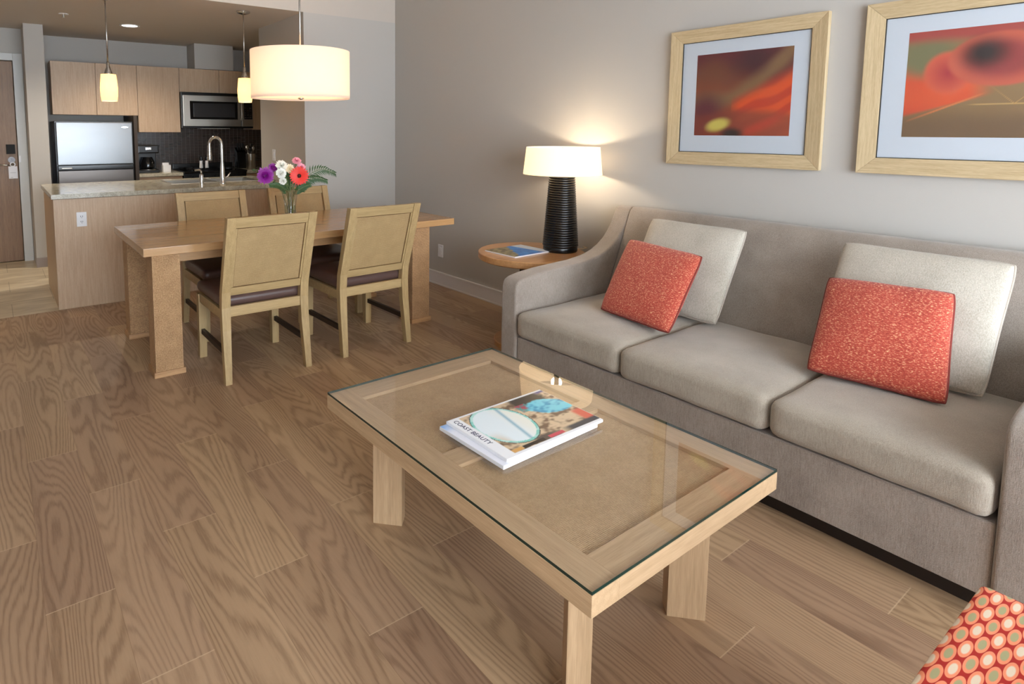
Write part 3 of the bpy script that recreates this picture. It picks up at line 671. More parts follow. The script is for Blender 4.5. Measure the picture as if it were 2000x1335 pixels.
for x in (0.10, TL-0.30): B().box(x, x+0.022, 0.02+LG, TW-0.02-LG, 0.648, 0.7135, 0.001).build('apron', M['table_edge'], dt)

# ================================================================= DINING CHAIRS  (local: back at -y, faces +y, rear feet at y=0)
def dining_chair(label):
    t = thing('dining_chair', label, 'chair', group='cane backed chairs around the dining table')
    W2, lw, ld = 0.262, 0.050, 0.042
    prof = [(0.0, 0.0), (0.034, 0.30), (0.040, 0.43), (0.030, 0.52), (-0.105, 0.955)]   # y of the rear face, z
    def wid(z): return 0.036+0.014*min(1, z/0.35)
    for s in (-1, 1):
        b = B(); rings = []
        for (y, z) in prof:
            w_ = wid(z); xo = s*W2; xi = s*(W2-w_)
            rings.append([b.bm.verts.new((x, yy, z)) for x, yy in ((min(xo, xi), y), (max(xo, xi), y), (max(xo, xi), y+ld), (min(xo, xi), y+ld))])
        for a, c_ in zip(rings, rings[1:]):
            for k in range(4): b.bm.faces.new((a[k], a[(k+1) % 4], c_[(k+1) % 4], c_[k]))
        b.bm.faces.new(rings[0][::-1]); b.bm.faces.new(rings[-1])
        b.build('leg', M['chair_z'], t)
        B().hexa([(s*W2-(0.045 if s > 0 else 0), 0.510, 0), (s*W2+(0 if s > 0 else 0.045), 0.510, 0), (s*W2+(0 if s > 0 else 0.045), 0.552, 0), (s*W2-(0.045 if s > 0 else 0), 0.552, 0),
                  (s*W2-(0.052 if s > 0 else 0), 0.505, 0.41), (s*W2+(0 if s > 0 else 0.052), 0.505, 0.41), (s*W2+(0 if s > 0 else 0.052), 0.555, 0.41), (s*W2-(0.052 if s > 0 else 0), 0.555, 0.41)], 0.003).build('leg', M['chair_z'], t)
        x0, x1 = sorted((s*(W2-0.012), s*(W2-0.034)))
        B().box(x0, x1, 0.05, 0.515, 0.155, 0.185, 0.002).build('stretcher', M['stretcher'], t)
    fr_ = B(); fr_.box(-W2+0.05, W2-0.05, 0.046, 0.068, 0.375, 0.432, 0.002); fr_.box(-W2+0.052, W2-0.052, 0.522, 0.545, 0.36, 0.415, 0.002)
    for s in (-1, 1):
        x0, x1 = sorted((s*(W2-0.006), s*(W2-0.03))); fr_.box(x0, x1, 0.08, 0.51, 0.36, 0.415, 0.002)
    fr_.build('seat_frame', M['chair_x'], t)
    B().rounded(-W2+0.004, W2-0.004, 0.085, 0.575, 0.416, 0.488, 0.034, 0.012, 12).build('seat_cushion', M['leather'], t, True)
    # back: raked between the posts
    def rake(z): return 0.030+(z-0.52)*(-0.135/0.435)
    def slab(x0, x1, z0, z1, d0, d1, mat, name, bev=0.002):
        B().hexa([(x0, rake(z0)+d0, z0), (x1, rake(z0)+d0, z0), (x1, rake(z0)+d1, z0), (x0, rake(z0)+d1, z0),
                  (x0, rake(z1)+d0, z1), (x1, rake(z1)+d0, z1), (x1, rake(z1)+d1, z1), (x0, rake(z1)+d1, z1)], bev).build(name, mat, t)
    xi = W2-0.050
    slab(-xi, xi, 0.895, 0.953, 0.006, 0.034, M['chair_x'], 'top_rail')
    slab(-xi, xi, 0.498, 0.545, 0.006, 0.032, M['chair_x'], 'lower_rail')
    slab(-xi+0.012, xi-0.012, 0.5465, 0.8935, 0.013, 0.028, M['cane'], 'cane_panel', 0.0)
    mb = B()
    def strip(x0, x1, z0, z1):
        mb.hexa([(x0, rake(z0)+0.006, z0), (x1, rake(z0)+0.006, z0), (x1, rake(z0)+0.0098, z0), (x0, rake(z0)+0.0098, z0), (x0, rake(z1)+0.006, z1), (x1, rake(z1)+0.006, z1), (x1, rake(z1)+0.0098, z1), (x0, rake(z1)+0.0098, z1)])
    strip(-xi, -xi+0.0118, 0.5465, 0.8935); mb.build('panel_stile', M['chair_z'], t)
    mb = B(); strip(xi-0.0118, xi, 0.5465, 0.8935); mb.build('panel_stile', M['chair_z'], t)
    g2 = B()
    for z in (0.5465, 0.8905):
        g2.hexa([(-xi+0.0122, rake(z)+0.0115, z), (xi-0.0122, rake(z)+0.0115, z), (xi-0.0122, rake(z)+0.0128, z), (-xi+0.0122, rake(z)+0.0128, z), (-xi+0.0122, rake(z+.003)+0.0115, z+.003), (xi-0.0122, rake(z+.003)+0.0115, z+.003), (xi-0.0122, rake(z+.003)+0.0128, z+.003), (-xi+0.0122, rake(z+.003)+0.0128, z+.003)])
    for x in (-xi+0.0122, xi-0.0150):
        g2.hexa([(x, rake(.5500)+0.0115, .5500), (x+.0028, rake(.5500)+0.0115, .5500), (x+.0028, rake(.5500)+0.0128, .5500), (x, rake(.5500)+0.0128, .5500), (x, rake(.8900)+0.0115, .8900), (x+.0028, rake(.8900)+0.0115, .8900), (x+.0028, rake(.8900)+0.0128, .8900), (x, rake(.8900)+0.0128, .8900)])
    g2.build('dark_bead', M['bead'], t)
    return t
ch = dining_chair('cane backed wooden chair on the near side, left one, closest to the camera')
ch.location = (-2.100, 3.275, 0); ch.rotation_euler = (0, 0, 0.0)
for (x, y, rz, l) in ((-1.357, 3.285, 0.02, 'cane backed wooden chair on the near side, right one, toward the sofa'),
                      (-2.00, 4.605, PI, 'cane backed chair on the far side of the table, left of the vase'),
                      (-1.285, 4.605, PI-0.02, 'cane backed chair on the far side of the table, behind the vase')):
    c2 = copy_tree(ch); c2.location = (x, y, 0); c2.rotation_euler = (0, 0, rz); c2['label'] = l

# ================================================================= BOUQUET
VX, VY, VZ = -1.605, 4.10, 0.7603
vs_ = thing('glass_vase', 'clear glass vase of cut flowers on the dining table', 'vase', (VX, VY, VZ))
B().lathe([(0.001, 0.0), (0.045, 0.0), (0.048, 0.01), (0.042, 0.06), (0.044, 0.12), (0.052, 0.18), (0.064, 0.235), (0.061, 0.235), (0.049, 0.18), (0.041, 0.12), (0.039, 0.06), (0.043, 0.02), (0.001, 0.016)], n=36, cap=False).build('vessel', M['vase_glass'], vs_, True, 0.9)
B().lathe([(0.001, 0.017), (0.041, 0.018), (0.038, 0.06), (0.040, 0.12), (0.001, 0.12)], n=28, cap=False).build('water', M['water'], vs_, True, 0.9)
def flower(name, label, x, y, z, r, mat, kind, face=(-0.3, -1, 0.15), grp=None, cat='flower'):
    t = thing(name, label, cat, (VX+random.uniform(-.018, .018), VY+random.uniform(-.018, .018), VZ+0.03), group=grp)
    p = Vector((x, y, z))-t.location
    stem = [Vector((0, 0, 0)), Vector((p.x*.15, p.y*.15, 0.20)), Vector((p.x*.6, p.y*.6, 0.20+(p.z-0.20)*.55)), p]
    B().tube(stem, 0.003, 8).build('stem', M['stem'], t, True)
    f = Vector(face).normalized(); q = f.to_track_quat('Z', 'Y').to_matrix().to_4x4(); T = Matrix.Translation(p) @ q
    b = B()
    def petal(a, r0, r1, wd, lift, curl):
        n = 5; L = []; R = []
        for k in range(n+1):
            s = k/n; rr = r0+(r1-r0)*s; ww = wd*math.sin(PI*min(1, 0.12+s*0.86))**0.7; zz = lift*s+curl*s*s
            L.append(b.bm.verts.new(T @ Vector((rr*math.cos(a)-ww*math.sin(a), rr*math.sin(a)+ww*math.cos(a), zz))))
            R.append(b.bm.verts.new(T @ Vector((rr*math.cos(a)+ww*math.sin(a), rr*math.sin(a)-ww*math.cos(a), zz))))
        for k in range(n): b.bm.faces.new((L[k], L[k+1], R[k+1], R[k]))
    if kind == 'daisy':
        for j, n in ((0, 22), (1, 18)):
            for k in range(n): petal(2*PI*(k+0.5*j)/n, r*0.15, r*(1-0.14*j), r*0.13, r*0.08*(1+j), -r*0.05)
    else:
        for j in range(7):
            n = 6+2*(6-j) if j < 6 else 5
            for k in range(n): petal(2*PI*(k+0.37*j)/n+random.uniform(-.1, .1), r*0.05, r*(1-0.12*j)*random.uniform(.9, 1.05), r*0.22, r*(0.02+0.11*j), r*(0.02 if j < 3 else -0.10))
    b.build('petals', mat, t, False)
    if kind == 'daisy': B().lathe([(0.001, r*0.16), (r*0.16, r*0.12), (r*0.2, r*0.02)], n=20, cap=False, mat=T).build('flower_center', M['heart'], t, True)
    return t
flower('gerbera', 'bright red gerbera facing the camera in the vase', -1.548, 4.06, 1.095, 0.072, M['petal_red'], 'daisy', (-0.5, -1, 0.1))
flower('chrysanthemum', 'large purple bloom at the left of the bouquet', -1.80, 4.07, 1.105, 0.064, M['petal_purple'], 'mum')
flower('chrysanthemum', 'small magenta bloom just behind the purple one', -1.715, 4.14, 1.155, 0.036, M['petal_purple'], 'mum')
flower('chrysanthemum', 'white bloom at the top of the bouquet', -1.665, 4.10, 1.170, 0.046, M['petal_white'], 'mum', (-0.2, -1, 0.7))
flower('chrysanthemum', 'white bloom in the middle left of the bouquet', -1.69, 4.05, 1.120, 0.040, M['petal_white'], 'mum')
flower('chrysanthemum', 'lowest white bloom hanging near the vase rim', -1.682, 4.04, 1.065, 0.030, M['petal_white'], 'mum', (-0.6, -1, -0.2))
flower('carnation', 'cream carnation behind the red gerbera', -1.595, 4.12, 1.145, 0.036, M['petal_cream'], 'mum')
flower('carnation', 'pink carnation standing highest in the bouquet', -1.54, 4.12, 1.200, 0.036, M['petal_pink'], 'mum', (-0.2, -1, 1.0))
flower('carnation', 'pale pink carnation right above the red gerbera', -1.505, 4.12, 1.150, 0.036, M['petal_pink'], 'mum')
def leafy(name, label, pts, n, L0, wd, grp):
    t = thing(name, label, 'foliage', (VX, VY, VZ+0.03), group=grp)
    P = [Vector(p)-t.location for p in pts]
    # smooth spine
    sp = []
    for i in range(len(P)-1):
        for k in range(6):
            s = k/6; a = P[max(i-1, 0)]; b_ = P[i]; c_ = P[i+1]; d = P[min(i+2, len(P)-1)]
            sp.append(0.5*((2*b_)+(c_-a)*s+(2*a-5*b_+4*c_-d)*s*s+(3*b_-a-3*c_+d)*s**3))
    sp.append(P[-1])
    B().tube(sp, 0.002, 6).build('stem', M['stem'], t, True)
    b = B(); st = len(sp)//3
    for i in range(st, len(sp)):
        f = (i-st)/(len(sp)-st); tng = (sp[min(i+1, len(sp)-1)]-sp[i-1]).normalized(); side = tng.cross(Vector((0.3, -0.8, 0.5))).normalized()
        for s in (-1, 1):
            L = L0*(1-0.65*f)*random.uniform(.85, 1.1); d = (side*s*0.85+tng*0.75+Vector((0, 0, -0.12))).normalized(); nn = d.cross(Vector((0, -1, 0.3))).normalized()
            a = sp[i]; m1 = a+d*L*0.45+Vector((0, 0, 0.004)); e = a+d*L+Vector((0, 0, -0.006))
            v = [b.bm.verts.new(q) for q in (a, m1+nn*wd, e, m1-nn*wd)]; b.bm.faces.new(v)
    b.build('leaflets', M['leaf'], t); return t
leafy('fern_frond', 'long dark fern frond arching right out of the vase', [(VX, VY, VZ+0.04), (-1.57, 4.09, 0.97), (-1.46, 4.07, 1.10), (-1.36, 4.06, 1.135), (-1.27, 4.05, 1.105)], 1, 0.085, 0.006, 'green sprigs in the vase')
leafy('fern_frond', 'shorter fern frond drooping below the long one', [(VX, VY, VZ+0.04), (-1.57, 4.10, 0.96), (-1.48, 4.09, 1.05), (-1.40, 4.08, 1.07), (-1.33, 4.07, 1.05)], 1, 0.07, 0.007, 'green sprigs in the vase')
leafy('leafy_sprig', 'green sprig falling left below the purple bloom', [(VX, VY, VZ+0.04), (-1.64, 4.08, 0.97), (-1.70, 4.06, 1.03), (-1.77, 4.05, 1.04)], 1, 0.05, 0.010, 'green sprigs in the vase')
leafy('leafy_sprig', 'green sprig filling the centre behind the gerbera', [(VX, VY, VZ+0.04), (-1.61, 4.13, 0.98), (-1.60, 4.14, 1.07), (-1.59, 4.15, 1.14)], 1, 0.06, 0.012, 'green sprigs in the vase')
leafy('leafy_sprig', 'green sprig spreading right under the gerbera', [(VX, VY, VZ+0.04), (-1.58, 4.06, 0.96), (-1.54, 4.03, 1.01), (-1.49, 4.02, 1.03)], 1, 0.05, 0.011, 'green sprigs in the vase')
leafy('leafy_sprig', 'pale sprig reaching left behind the purple bloom', [(VX, VY, VZ+0.04), (-1.66, 4.15, 1.0), (-1.76, 4.18, 1.11), (-1.84, 4.19, 1.14)], 1, 0.03, 0.005, 'green sprigs in the vase')

# ================================================================= COFFEE TABLE
CX, CY, CA = -2.3976, 0.7504, 0.009
CW, CL, CZ = 0.812, 1.185, 0.468
ct = thing('coffee_table', 'low wooden coffee table with woven panels under a glass top', 'coffee table', (CX, CY, 0), CA)
GT = 0.008; FZ = CZ-GT-0.0006; FB = CZ-0.060
sw = 0.092
fx0, fx1, fy0, fy1 = sw, CW-sw, 0.088, CL-0.095
B().box(0, sw, 0, CL, FB, FZ, 0.0015).build('side_rail', M['ct_y'], ct)
B().box(CW-sw, CW, 0, CL, FB, FZ, 0.0015).build('side_rail', M['ct_y'], ct)
B().box(sw, CW-sw, 0, fy0, FB, FZ, 0.0012).build('end_rail', M['ct_x'], ct)
B().box(sw, CW-sw, fy1, CL, FB, FZ, 0.0012).build('end_rail', M['ct_x'], ct)
B().box(sw, CW-sw, 0.545, 0.622, FB+0.02, FZ, 0.0012).build('middle_rail', M['ct_x'], ct)
B().box(sw+0.0005, CW-sw-0.0005, fy0+0.0005, 0.5445, FB+0.02, FZ-0.012).build('woven_panel', M['ct_weave'], ct)
B().box(sw+0.0005, CW-sw-0.0005, 0.6225, fy1-0.0005, FB+0.02, FZ-0.012).build('woven_panel', M['ct_weave'], ct)
gl = B(); gl.box(0.001, CW-0.001, 0.001, CL-0.001, CZ-GT, CZ)
for f in gl.bm.faces:
    f.normal_update(); f.material_index = 0 if abs(f.normal.z) > 0.5 else 1
gl.build('glass_top', [M['glass'], M['glass_edge']], ct)
q2 = math.sqrt(0.5); dI, tI, wI = 0.1258, 0.0207, 0.0755
for (cx_, cy_, sx_, sy_) in ((0, 0, 1, 1), (CW, 0, -1, 1), (0, CL, 1, -1), (CW, CL, -1, -1)):
    d = Vector((sx_*q2, sy_*q2, 0)); nrm = Vector((-d.y, d.x, 0)); o_ = Vector((cx_+sx_*dI, cy_+sy_*dI, 0))
    hw = tI/q2
    P = [o_-nrm*hw, o_+d*(wI/q2)-nrm*hw, o_+d*(wI/q2)+nrm*hw, o_+nrm*hw]
    B().hexa([tuple(p+Vector((0, 0, 0))) for p in P]+[tuple(p+Vector((0, 0, FB-0.0003))) for p in P], 0.002).build('leg', M['ct_z'], ct)

# magazines on it (painted covers)
def cover_top(u, v):
    # u runs along the short cover width, v towards the far end; seen across the table
    n = noise.noise(Vector((u*9, v*9, 1.3)))*0.5+noise.noise(Vector((u*24, v*24, 4.1)))*0.4
    c = lerp(S(214, 190, 158), S(112, 86, 66), sm(-.1, .35, n))
    d = math.hypot((u-0.16)/0.24, (v-0.76)/0.20); c = lerp(S(44, 38, 38), c, sm(.7, 1.05, d+n*.3))
    if 0.18 < u < 0.36 and 0.58 < v < 0.70: c = lerp(c, S(176, 60, 90) if n > 0 else S(70, 150, 150), .8)
    d = math.hypot((u-0.40-0.3*(v-.85))/0.20, (v-0.84)/0.20); c = lerp(lerp(S(110, 208, 228), S(40, 150, 196), sm(-.2, .3, n)), c, sm(.85, 1.02, d+n*.2))
    c = lerp(c, S(60, 60, 140), sm(.10, .04, u)*sm(.88, .94, v)); c = lerp(c, S(214, 96, 76), sm(.60, .68, u)*sm(.88, .93, v))
    c = lerp(c, S(40, 50, 66), sm(.86, .90, u)*sm(.60, .72, v)); c = lerp(c, S(86, 76, 72), sm(.84, .88, u)*sm(.62, .5, v)*sm(.3, .4, v))
    if .90 < u < .96: c = S(206, 70, 90)[:3] if .46 < v < .62 else (S(28, 24, 24)[:3] if .2 < v < .42 else (S(214, 164, 96)[:3] if .05 < v < .2 else c))
    d = math.hypot((u-0.44)/0.40, (v-0.32)/0.215)
    inner = lerp(S(228, 240, 246), S(236, 238, 230), sm(.3, .5, v)); inner = lerp(inner, S(140, 184, 202), max(0, 1-abs(v-.40+.12*(u-.4))*40))
    inner = lerp(inner, S(206, 176, 130), sm(.45, .8, u)*sm(.24, .14, v)*.8)
    if d < 1: c = inner
    elif d < 1.09: c = lerp(S(130, 206, 196), S(190, 228, 222), sm(-.2, .2, n))
    elif d < 1.12: c = S(48, 70, 78)[:3]
    return lerp(c, S(236, 238, 242), max(sm(.10, .095, v), sm(.965, .97, u), sm(.03, .025, u)))
mg = thing('magazine', 'glossy magazine with a beach mirror cover, on top of the coffee table pair', 'magazine', (-2.212, 1.200, CZ+0.0125), 0.005)
W_, D_ = 0.428, 0.278
B().box(0.0, W_, 0.0, D_, 0.0, 0.0095, 0.001).build('pages', M['paper'], mg)
def cover_fn(a, b):   # a along x (0 at the reader-left edge), b along y
    return cover_top(1-b, a)
me = painted(cover_fn, 150, 110, (0.002, 0.002, 0.0098), (W_-0.004, 0, 0), (0, D_-0.004, 0)); me.materials.append(M['cover'])
o = bpy.data.objects.new('cover', me); COL.objects.link(o); o.parent = mg
text_obj('title_print', 'COAST BEAUTY', 0.024, plain('navy_print', S(40, 46, 84), 0.5), Matrix.Translation((0.014, 0.262, 0.0100)) @ Matrix.Rotation(-PI/2, 4, 'Z'), mg)
mg2 = thing('magazine', 'white covered magazine lying beneath the glossy one on the coffee table', 'magazine', (-2.232, 1.192, CZ+0.0004), 0.03)
B().box(0.0, 0.425, 0.0, 0.286, 0.0, 0.0115, 0.001).build('pages', M['paper'], mg2)
me = painted(lambda a, b: lerp(S(228, 230, 240), S(120, 170, 226), sm(.8, .98, b)*sm(.12, .0, a)), 20, 20, (0.001, 0.001, 0.0117), (0.423, 0, 0), (0, 0.284, 0)); me.materials.append(M['cover'])
o = bpy.data.objects.new('cover', me); COL.objects.link(o); o.parent = mg2

# ================================================================= SOFA
SFX = -1.080; SY0, SY1 = 0.395, 2.320; AW = 0.115
so = thing('sofa', 'grey brown fabric three seat sofa with sloping arms along the right wall', 'sofa', (0, 0, 0))
arm = [(SFX, 0.075), (SFX, 0.55), (SFX+0.004, 0.585), (SFX+0.018, 0.607), (SFX+0.045, 0.620), (-0.967, 0.632), (-0.845, 0.643), (-0.676, 0.650), (-0.56, 0.655), (-0.47, 0.664), (-0.40, 0.676), (-0.34, 0.694), (-0.28, 0.722), (-0.23, 0.756), (-0.185, 0.80), (-0.15, 0.85), (-0.125, 0.90), (-0.105, 0.935), (-0.085, 0.948), (-0.045, 0.950), (-0.035, 0.94), (-0.035, 0.075)]
B().prism(arm, 'y', SY1, SY1+AW, 0.022, 4).build('arm', M['sofa'], so, True, 0.9)
B().prism(arm, 'y', SY0-AW, SY0, 0.022, 4).build('arm', M['sofa'], so, True, 0.9)
bkp = [(-0.345, 0.30), (-0.318, 0.42), (-0.275, 0.55), (-0.222, 0.68), (-0.165, 0.82), (-0.125, 0.915), (-0.112, 0.938), (-0.092, 0.951), (-0.060, 0.955), (-0.040, 0.945), (-0.035, 0.92), (-0.035, 0.30)]
B().prism(bkp, 'y', SY0+0.001, SY1-0.001, 0.012, 3).build('back', M['sofa'], so, True, 0.9)
B().box(SFX+0.012, -0.04, SY0+0.0015, SY1-0.0015, 0.075, 0.305, 0.012, seg=3).build('seat_base', M['sofa'], so, True, 0.7)
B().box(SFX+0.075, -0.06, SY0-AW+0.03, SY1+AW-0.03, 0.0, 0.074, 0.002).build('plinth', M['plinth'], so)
ys = [SY0+0.006, 1.018, 1.662, SY1-0.006]
for i, (a, b) in enumerate(zip(ys, ys[1:])):
    B().rounded(SFX-0.012, -0.325, a+0.002, b-0.002, 0.310, 0.452, 0.038, 0.020, 16, 0.006, i*7).build('seat_cushion', M['sofa_seat'], so, True)

# pillows
def pillow(label, bl, br, tr, tl, T, mat, pipemat, n=22, seed=0, pr=0.0045, grp='scatter cushions on the sofa', nrm=None):
    BL, BR, TR, TLc = map(Vector, (bl, br, tr, tl)); cen = (BL+BR+TR+TLc)/4
    t = thing('throw_pillow', label, 'cushion', tuple(cen), group=grp)
    N_ = (BR-BL).cross(TLc-BL).normalized()
    def pos(u, v, s):
        uu, vv = 2*u-1, 2*v-1
        # edges bow inwards between the corners
        pu = uu*(1-0.022*(1-vv*vv)-0.035*abs(uu*vv)**6); pv = vv*(1-0.022*(1-uu*uu)-0.035*abs(uu*vv)**6); a, b = (pu+1)/2, (pv+1)/2
        p = BL*(1-a)*(1-b)+BR*a*(1-b)+TR*a*b+TLc*(1-a)*b
        h = T*((1-uu**2)*(1-vv**2))**0.34
        h += 0.007*noise.noise(Vector((u*4+seed, v*4, s*3)))*((1-uu*uu)*(1-vv*vv))**0.3
        return p+N_*s*h-cen
    b = B(); g = {}
    for s in (-1, 1):
        for i in range(n+1):
            for j in range(n+1):
                e = i in (0, n) or j in (0, n)
                if s == 1 and e: g[s, i, j] = g[-1, i, j]; continue
                # cluster samples near the seam
                fu = 0.5-0.5*math.cos(PI*i/n); fv = 0.5-0.5*math.cos(PI*j/n)
                g[s, i, j] = b.bm.verts.new(pos(fu, fv, s))
        for i in range(n):
            for j in range(n): b.bm.faces.new((g[s, i, j], g[s, i+1, j], g[s, i+1, j+1], g[s, i, j+1]))
    b.build('cover', mat, t, True)
    ed = [pos(0.5-0.5*math.cos(PI*k/40), 0, 1) for k in range(40)]+[pos(1, 0.5-0.5*math.cos(PI*k/40), 1) for k in range(40)]+[pos(0.5+0.5*math.cos(PI*k/40), 1, 1) for k in range(40)]+[pos(0, 0.5+0.5*math.cos(PI*k/40), 1) for k in range(40)]
    ed = [p+Vector((0, 0, 0.0015))*noise.noise(p*40) for p in ed]
    B().loop(ed, pr, 8).build('piping', pipemat, t, True)
    return t
pillow('pale grey square cushion at the far left end of the sofa', (-0.50, 2.06, 0.478), (-0.50, 1.535, 0.476), (-0.262, 1.525, 0.925), (-0.262, 2.065, 0.925), 0.062, M['pillow_grey'], M['pipe_grey'], seed=1)
pillow('coral red tweed cushion at the far left end, in front of the pale one', (-0.765, 2.015, 0.484), (-0.815, 1.585, 0.480), (-0.475, 1.63, 0.80), (-0.455, 2.07, 0.822), 0.060, M['coral'], M['pipe'], seed=2)
pillow('pale grey square cushion at the near right end of the sofa', (-0.51, 1.105, 0.478), (-0.515, 0.555, 0.476), (-0.27, 0.545, 0.935), (-0.27, 1.105, 0.935), 0.062, M['pillow_grey'], M['pipe_grey'], seed=3)
pillow('coral red tweed cushion at the near right end, in front of the pale one', (-0.755, 1.03, 0.482), (-0.70, 0.61, 0.480), (-0.455, 0.67, 0.825), (-0.46, 1.085, 0.805), 0.060, M['coral'], M['pipe'], seed=4)

# ================================================================= SIDE TABLE + LAMP
SX, SYc, SR, SZ = -0.455, 2.815, 0.352, 0.625
st = thing('side_table', 'round wooden side table between the sofa and the wall', 'side table', (SX, SYc, 0))
B().lathe([(0.001, SZ-0.045), (SR-0.006, SZ-0.045), (SR, SZ-0.039), (SR, SZ-0.004), (SR-0.004, SZ), (0.001, SZ)], n=96, cap=False).build('tabletop', M['side'], st, True, 0.5)
B().box(-0.055, 0.055, -0.055, 0.055, 0.035, SZ-0.046, 0.004).build('pedestal', M['stretcher'], st)
B().lathe([(0.001, 0.0), (0.24, 0.0), (0.24, 0.03), (0.235, 0.034), (0.001, 0.034)], n=64, cap=False).build('base', M['side_edge'], st, True, 0.5)
LX, LY, LZ = -0.270, 2.735, SZ+0.0003
lp = thing('table_lamp', 'black ribbed table lamp with a cream shade on the side table', 'lamp', (LX, LY, LZ))
pr = [(0.001, 0.0), (0.108, 0.0), (0.112, 0.006), (0.112, 0.03), (0.108, 0.036)]
nb = 30; zA, zB, rA, rB = 0.036, 0.500, 0.117, 0.084
for k in range(nb):
    z = zA+(zB-zA)*k/nb; r = rA+(rB-rA)*k/nb; dz = (zB-zA)/nb
    pr += [(r-0.004, z), (r-0.001, z+dz*0.2), (r, z+dz*0.45), (r-0.001, z+dz*0.75), (r-0.004, z+dz*0.98)]
pr += [(0.080, 0.503), (0.076, 0.506), (0.001, 0.508)]
B().lathe(pr, n=64, cap=False).build('base', M['lampblack'], lp, True, 0.9)
B().lathe([(0.022, 0.508), (0.020, 0.514), (0.018, 0.516), (0.018, 0.62)], n=24).build('neck', M['steel_dark'], lp, True, 0.6)
B().lathe([(0.254, 0.512), (0.236, 0.690), (0.233, 0.690), (0.251, 0.512)], n=72, closed=True).build('shade', M['shade'], lp, True, 0.6)
sp_ = B()
for k in range(3):
    a = k*2*PI/3; sp_.tube([(0, 0, 0.665), (0.234*math.cos(a), 0.234*math.sin(a), 0.682)], 0.002, 6)
sp_.tube([(0, 0, 0.6), (0, 0, 0.69)], 0.004, 8)
sp_.build('harp', M['nickel'], lp)
B().tube([(0.10, -0.045, 0.008), (0.15, -0.06, 0.005), (0.205, -0.055, 0.005), (0.232, 0.00, 0.004)], 0.0035, 8).build('power_cord', M['cord'], lp, True)
light('table_lamp_bulb', 'POINT', (LX, LY, LZ+0.60), 20, WARM, shadow_soft_size=0.035)
def cover_side(a, b):
    n = noise.noise(Vector((a*8, b*8, 2)))*.6+noise.noise(Vector((a*20, b*20, 5)))*.4
    c = lerp(S(60, 150, 226), S(36, 110, 200), sm(-.3, .3, n))
    land = sm(.40, .32, a+.45*(.5-b)+n*.1); c = lerp(c, lerp(S(150, 140, 104), S(80, 76, 58), sm(-.2, .3, n)), land)
    return lerp(c, S(216, 226, 238), sm(.78, .84, a+.1*b))
bk_ = thing('magazine', 'thin travel magazine with a blue coast cover on the side table', 'magazine', (-0.695, 2.725, SZ+0.0003), 0.03)
B().box(0, 0.34, 0, 0.275, 0, 0.008, 0.001).build('pages', M['paper'], bk_)
me = painted(cover_side, 60, 50, (0.001, 0.001, 0.0084), (0.338, 0, 0), (0, 0.273, 0)); me.materials.append(M['cover'])
o = bpy.data.objects.new('cover', me); COL.objects.link(o); o.parent = bk_

# ================================================================= PICTURES
def art1(u, v):   # u left->right as seen, v bottom->top
    n = noise.noise(Vector((u*3, v*3, 8)))*.25
    c = lerp(S(150, 70, 42), S(112, 62, 44), sm(.2, .8, v)); c = lerp(c, S(96, 34, 44), sm(.62, .98, v+.1*u+n)); c = lerp(c, S(66, 24, 38), sm(.3, .0, math.hypot((u-.62)/1.2, (v-.88)*1.0)))
    band = abs((v-.36-.75*(u-.25)*u)-.06); c = lerp(S(128, 96, 66), c, sm(.0, .18, band+n*.3))
    c = lerp(c, S(92, 30, 46), sm(.32, .05, math.hypot((u-.12), (v-.30))))
    fan = v-(.20+.55*(u-.45)); 
    if u > .40: c = lerp(c, lerp(S(222, 84, 36), S(196, 60, 34), sm(-.2, .2, math.sin(fan*30+n*10)*.3)), sm(.42, .60, u+.25*v)*sm(.32, .12, fan))
    low = v-(.28+.06*math.sin(u*3)); c = lerp(c, lerp(S(120, 46, 40), S(150, 72, 50), u), sm(.02, -.10, low)*.85)
    d = math.hypot((u-.27-.5*(v-.14))/.13, (v-.13)/.09); c = lerp(S(206, 190, 92), c, sm(.45, 1.25, d))
    d = math.hypot((u-.42)/.14, (v-.02)/.09); c = lerp(S(34, 16, 22), c, sm(.3, 1.2, d))
    c = lerp(c, S(190, 62, 44), sm(.10, .0, abs(v-.03-.5*(u-.55)))*sm(.52, .6, u)*sm(1.0, .8, u)*.8)
    return c
def art2(u, v):
    n = noise.noise(Vector((u*3, v*3, 3)))*.25
    c = lerp(S(120, 92, 62), S(146, 118, 80), sm(0, .6, v)+n)
    edge = .20+.62*u*.55
    c = lerp(c, lerp(S(224, 96, 52), S(206, 72, 44), sm(-.2, .2, n)), sm(-.02, .02, v-edge)*sm(.60, .40, u)*sm(.80, .5, v))
    c = lerp(c, S(120, 116, 82), sm(.26, .10, math.hypot((u-.14)*.9, v-.76)))
    c = lerp(c, S(166, 66, 62), sm(.86, .96, v+.1*n)); 
    d = math.hypot((u-.28)/.18, (v-.60)/.22); c = lerp(lerp(S(166, 40, 56), S(218, 100, 70), d), c, sm(.75, 1.0, d))
    d = math.hypot((u-.60)/.34, (v-.70)/.25); c = lerp(lerp(S(150, 56, 58), S(196, 92, 72), sm(.4, .9, d)), c, sm(.9, 1.02, d))
    d = math.hypot((u-.50)/.20, (v-.76)/.19); c = lerp(S(34, 18, 24), c, sm(.15, 1.1, d))
    c = lerp(c, S(208, 120, 70), sm(.012, .004, abs(v-(.14+.5*u)))*sm(.0, .05, u)*sm(.55, .45, u)); c = lerp(c, S(208, 168, 104), sm(.010, .003, abs(v-.30))*sm(.40, .5, u)*.8)
    c = lerp(c, S(196, 150, 92), sm(.010, .003, abs(v-.30-1.1*abs(u-.70)))*sm(.52, .3, v)*.7)
    if v < .30: c = lerp(c, S(112, 86, 60), sm(.28, .1, v))
    return c
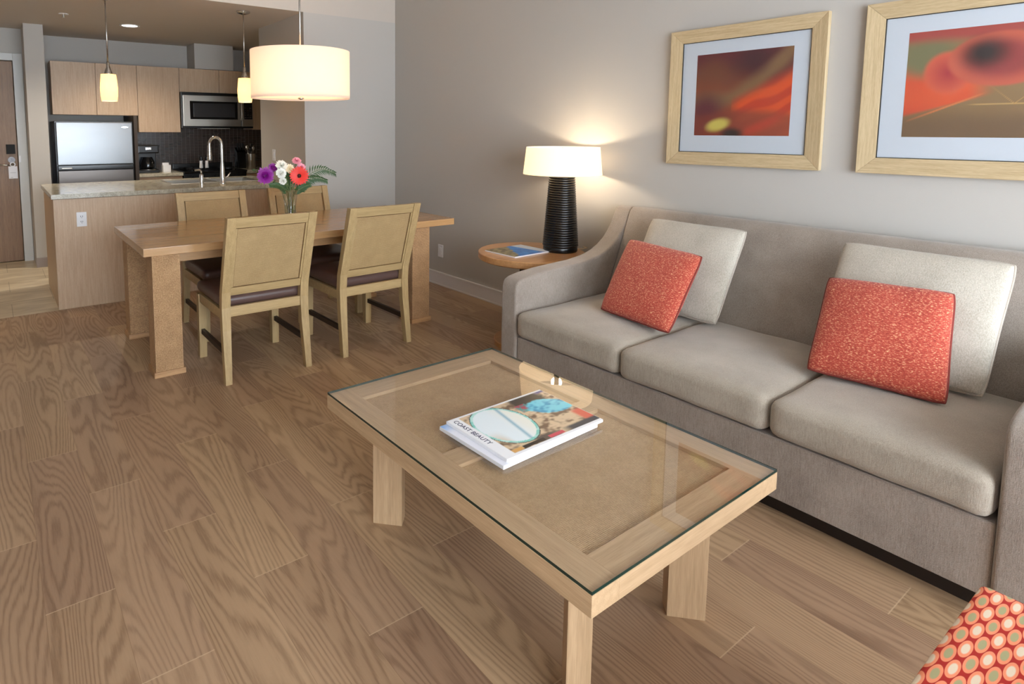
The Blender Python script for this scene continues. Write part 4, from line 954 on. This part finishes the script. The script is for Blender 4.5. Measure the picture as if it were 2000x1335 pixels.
def picture(label, y0, y1, z0, z1, fn):
    t = thing('framed_picture', label, 'picture', (0, 0, 0), group='framed abstract prints above the sofa')
    fw, D = 0.072, 0.032
    def stick(p, q, along):
        b = B(); e = 0.0
        # mitred trapezoids
        if along == 'y':
            o_ = z1 if q else z0; i_ = o_-fw if q else o_+fw
            pts = [(y0, o_), (y1, o_), (y1-fw, i_), (y0+fw, i_)]
        else:
            o_ = y1 if q else y0; i_ = o_-fw if q else o_+fw
            pts = [(o_, z0), (o_, z1), (i_, z1-fw), (i_, z0+fw)]
        lo = [(-0.001, a, c_) for a, c_ in pts]; 
        hi = [(-D if k < 2 else -D*0.72, a, c_) for k, (a, c_) in enumerate(pts)]
        b.hexa(lo+hi, 0.0025); b.build('frame_side', M['frame'] if along == 'z' else M['frame_y'], t)
    for q in (0, 1): stick(None, q, 'y'); stick(None, q, 'z')
    fl = B()
    for a in ((y0+fw, y1-fw, z0+fw, z0+fw+0.003), (y0+fw, y1-fw, z1-fw-0.003, z1-fw), (y0+fw, y0+fw+0.003, z0+fw, z1-fw), (y1-fw-0.003, y1-fw, z0+fw, z1-fw)): fl.box(-0.021, -0.012, *a)
    fl.build('fillet', M['fillet'], t)
    B().box(-0.014, -0.002, y0+fw-0.002, y1-fw+0.002, z0+fw-0.002, z1-fw+0.002).build('mat_board', M['mat'], t)
    ay1 = y1-0.160; ay0 = y0+0.152; az0 = z0+0.168; az1 = z1-0.146
    me = painted(fn, 110, 100, (-0.0146, ay1, az0), (0, ay0-ay1, 0), (0, 0, az1-az0)); me.materials.append(M['print'])
    o = bpy.data.objects.new('print', me); COL.objects.link(o); o.parent = t
    B().box(-0.0185, -0.0165, y0+fw, y1-fw, z0+fw, z1-fw).build('glazing', M['glass'], t)
picture('framed orange abstract print with a small pale yellow oval, left one above the sofa', 1.322, 2.143, 1.2294, 1.9966, art1)
picture('framed orange abstract print with a dark oval, right one above the sofa', 0.346, 1.167, 1.2294, 1.9966, art2)

# ================================================================= PATTERNED CHAIR, near right corner
ac = thing('slipper_chair', 'red and cream oval patterned slipper chair in the near right corner', 'chair', (0, 0, 0))
B().rounded(-2.375, -1.660, -0.36, 0.308, 0.30, 0.452, 0.012, 0.016, 16, ke=0.6).build('seat', M['oval'], ac, True)
B().rounded(-2.375, -1.660, -0.47, -0.362, 0.30, 0.84, 0.04, 0.0, 14).build('backrest', M['oval'], ac, True)
B().box(-2.36, -1.675, -0.45, 0.29, 0.20, 0.302, 0.006).build('seat_base', M['oval'], ac)
for x in (-2.34, -1.74):
    for y in (-0.43, 0.22): B().hexa([(x+.01, y+.01, 0), (x+.04, y+.01, 0), (x+.04, y+.04, 0), (x+.01, y+.04, 0), (x, y, .2), (x+.05, y, .2), (x+.05, y+.05, .2), (x, y+.05, .2)]).build('leg', M['stretcher'], ac)
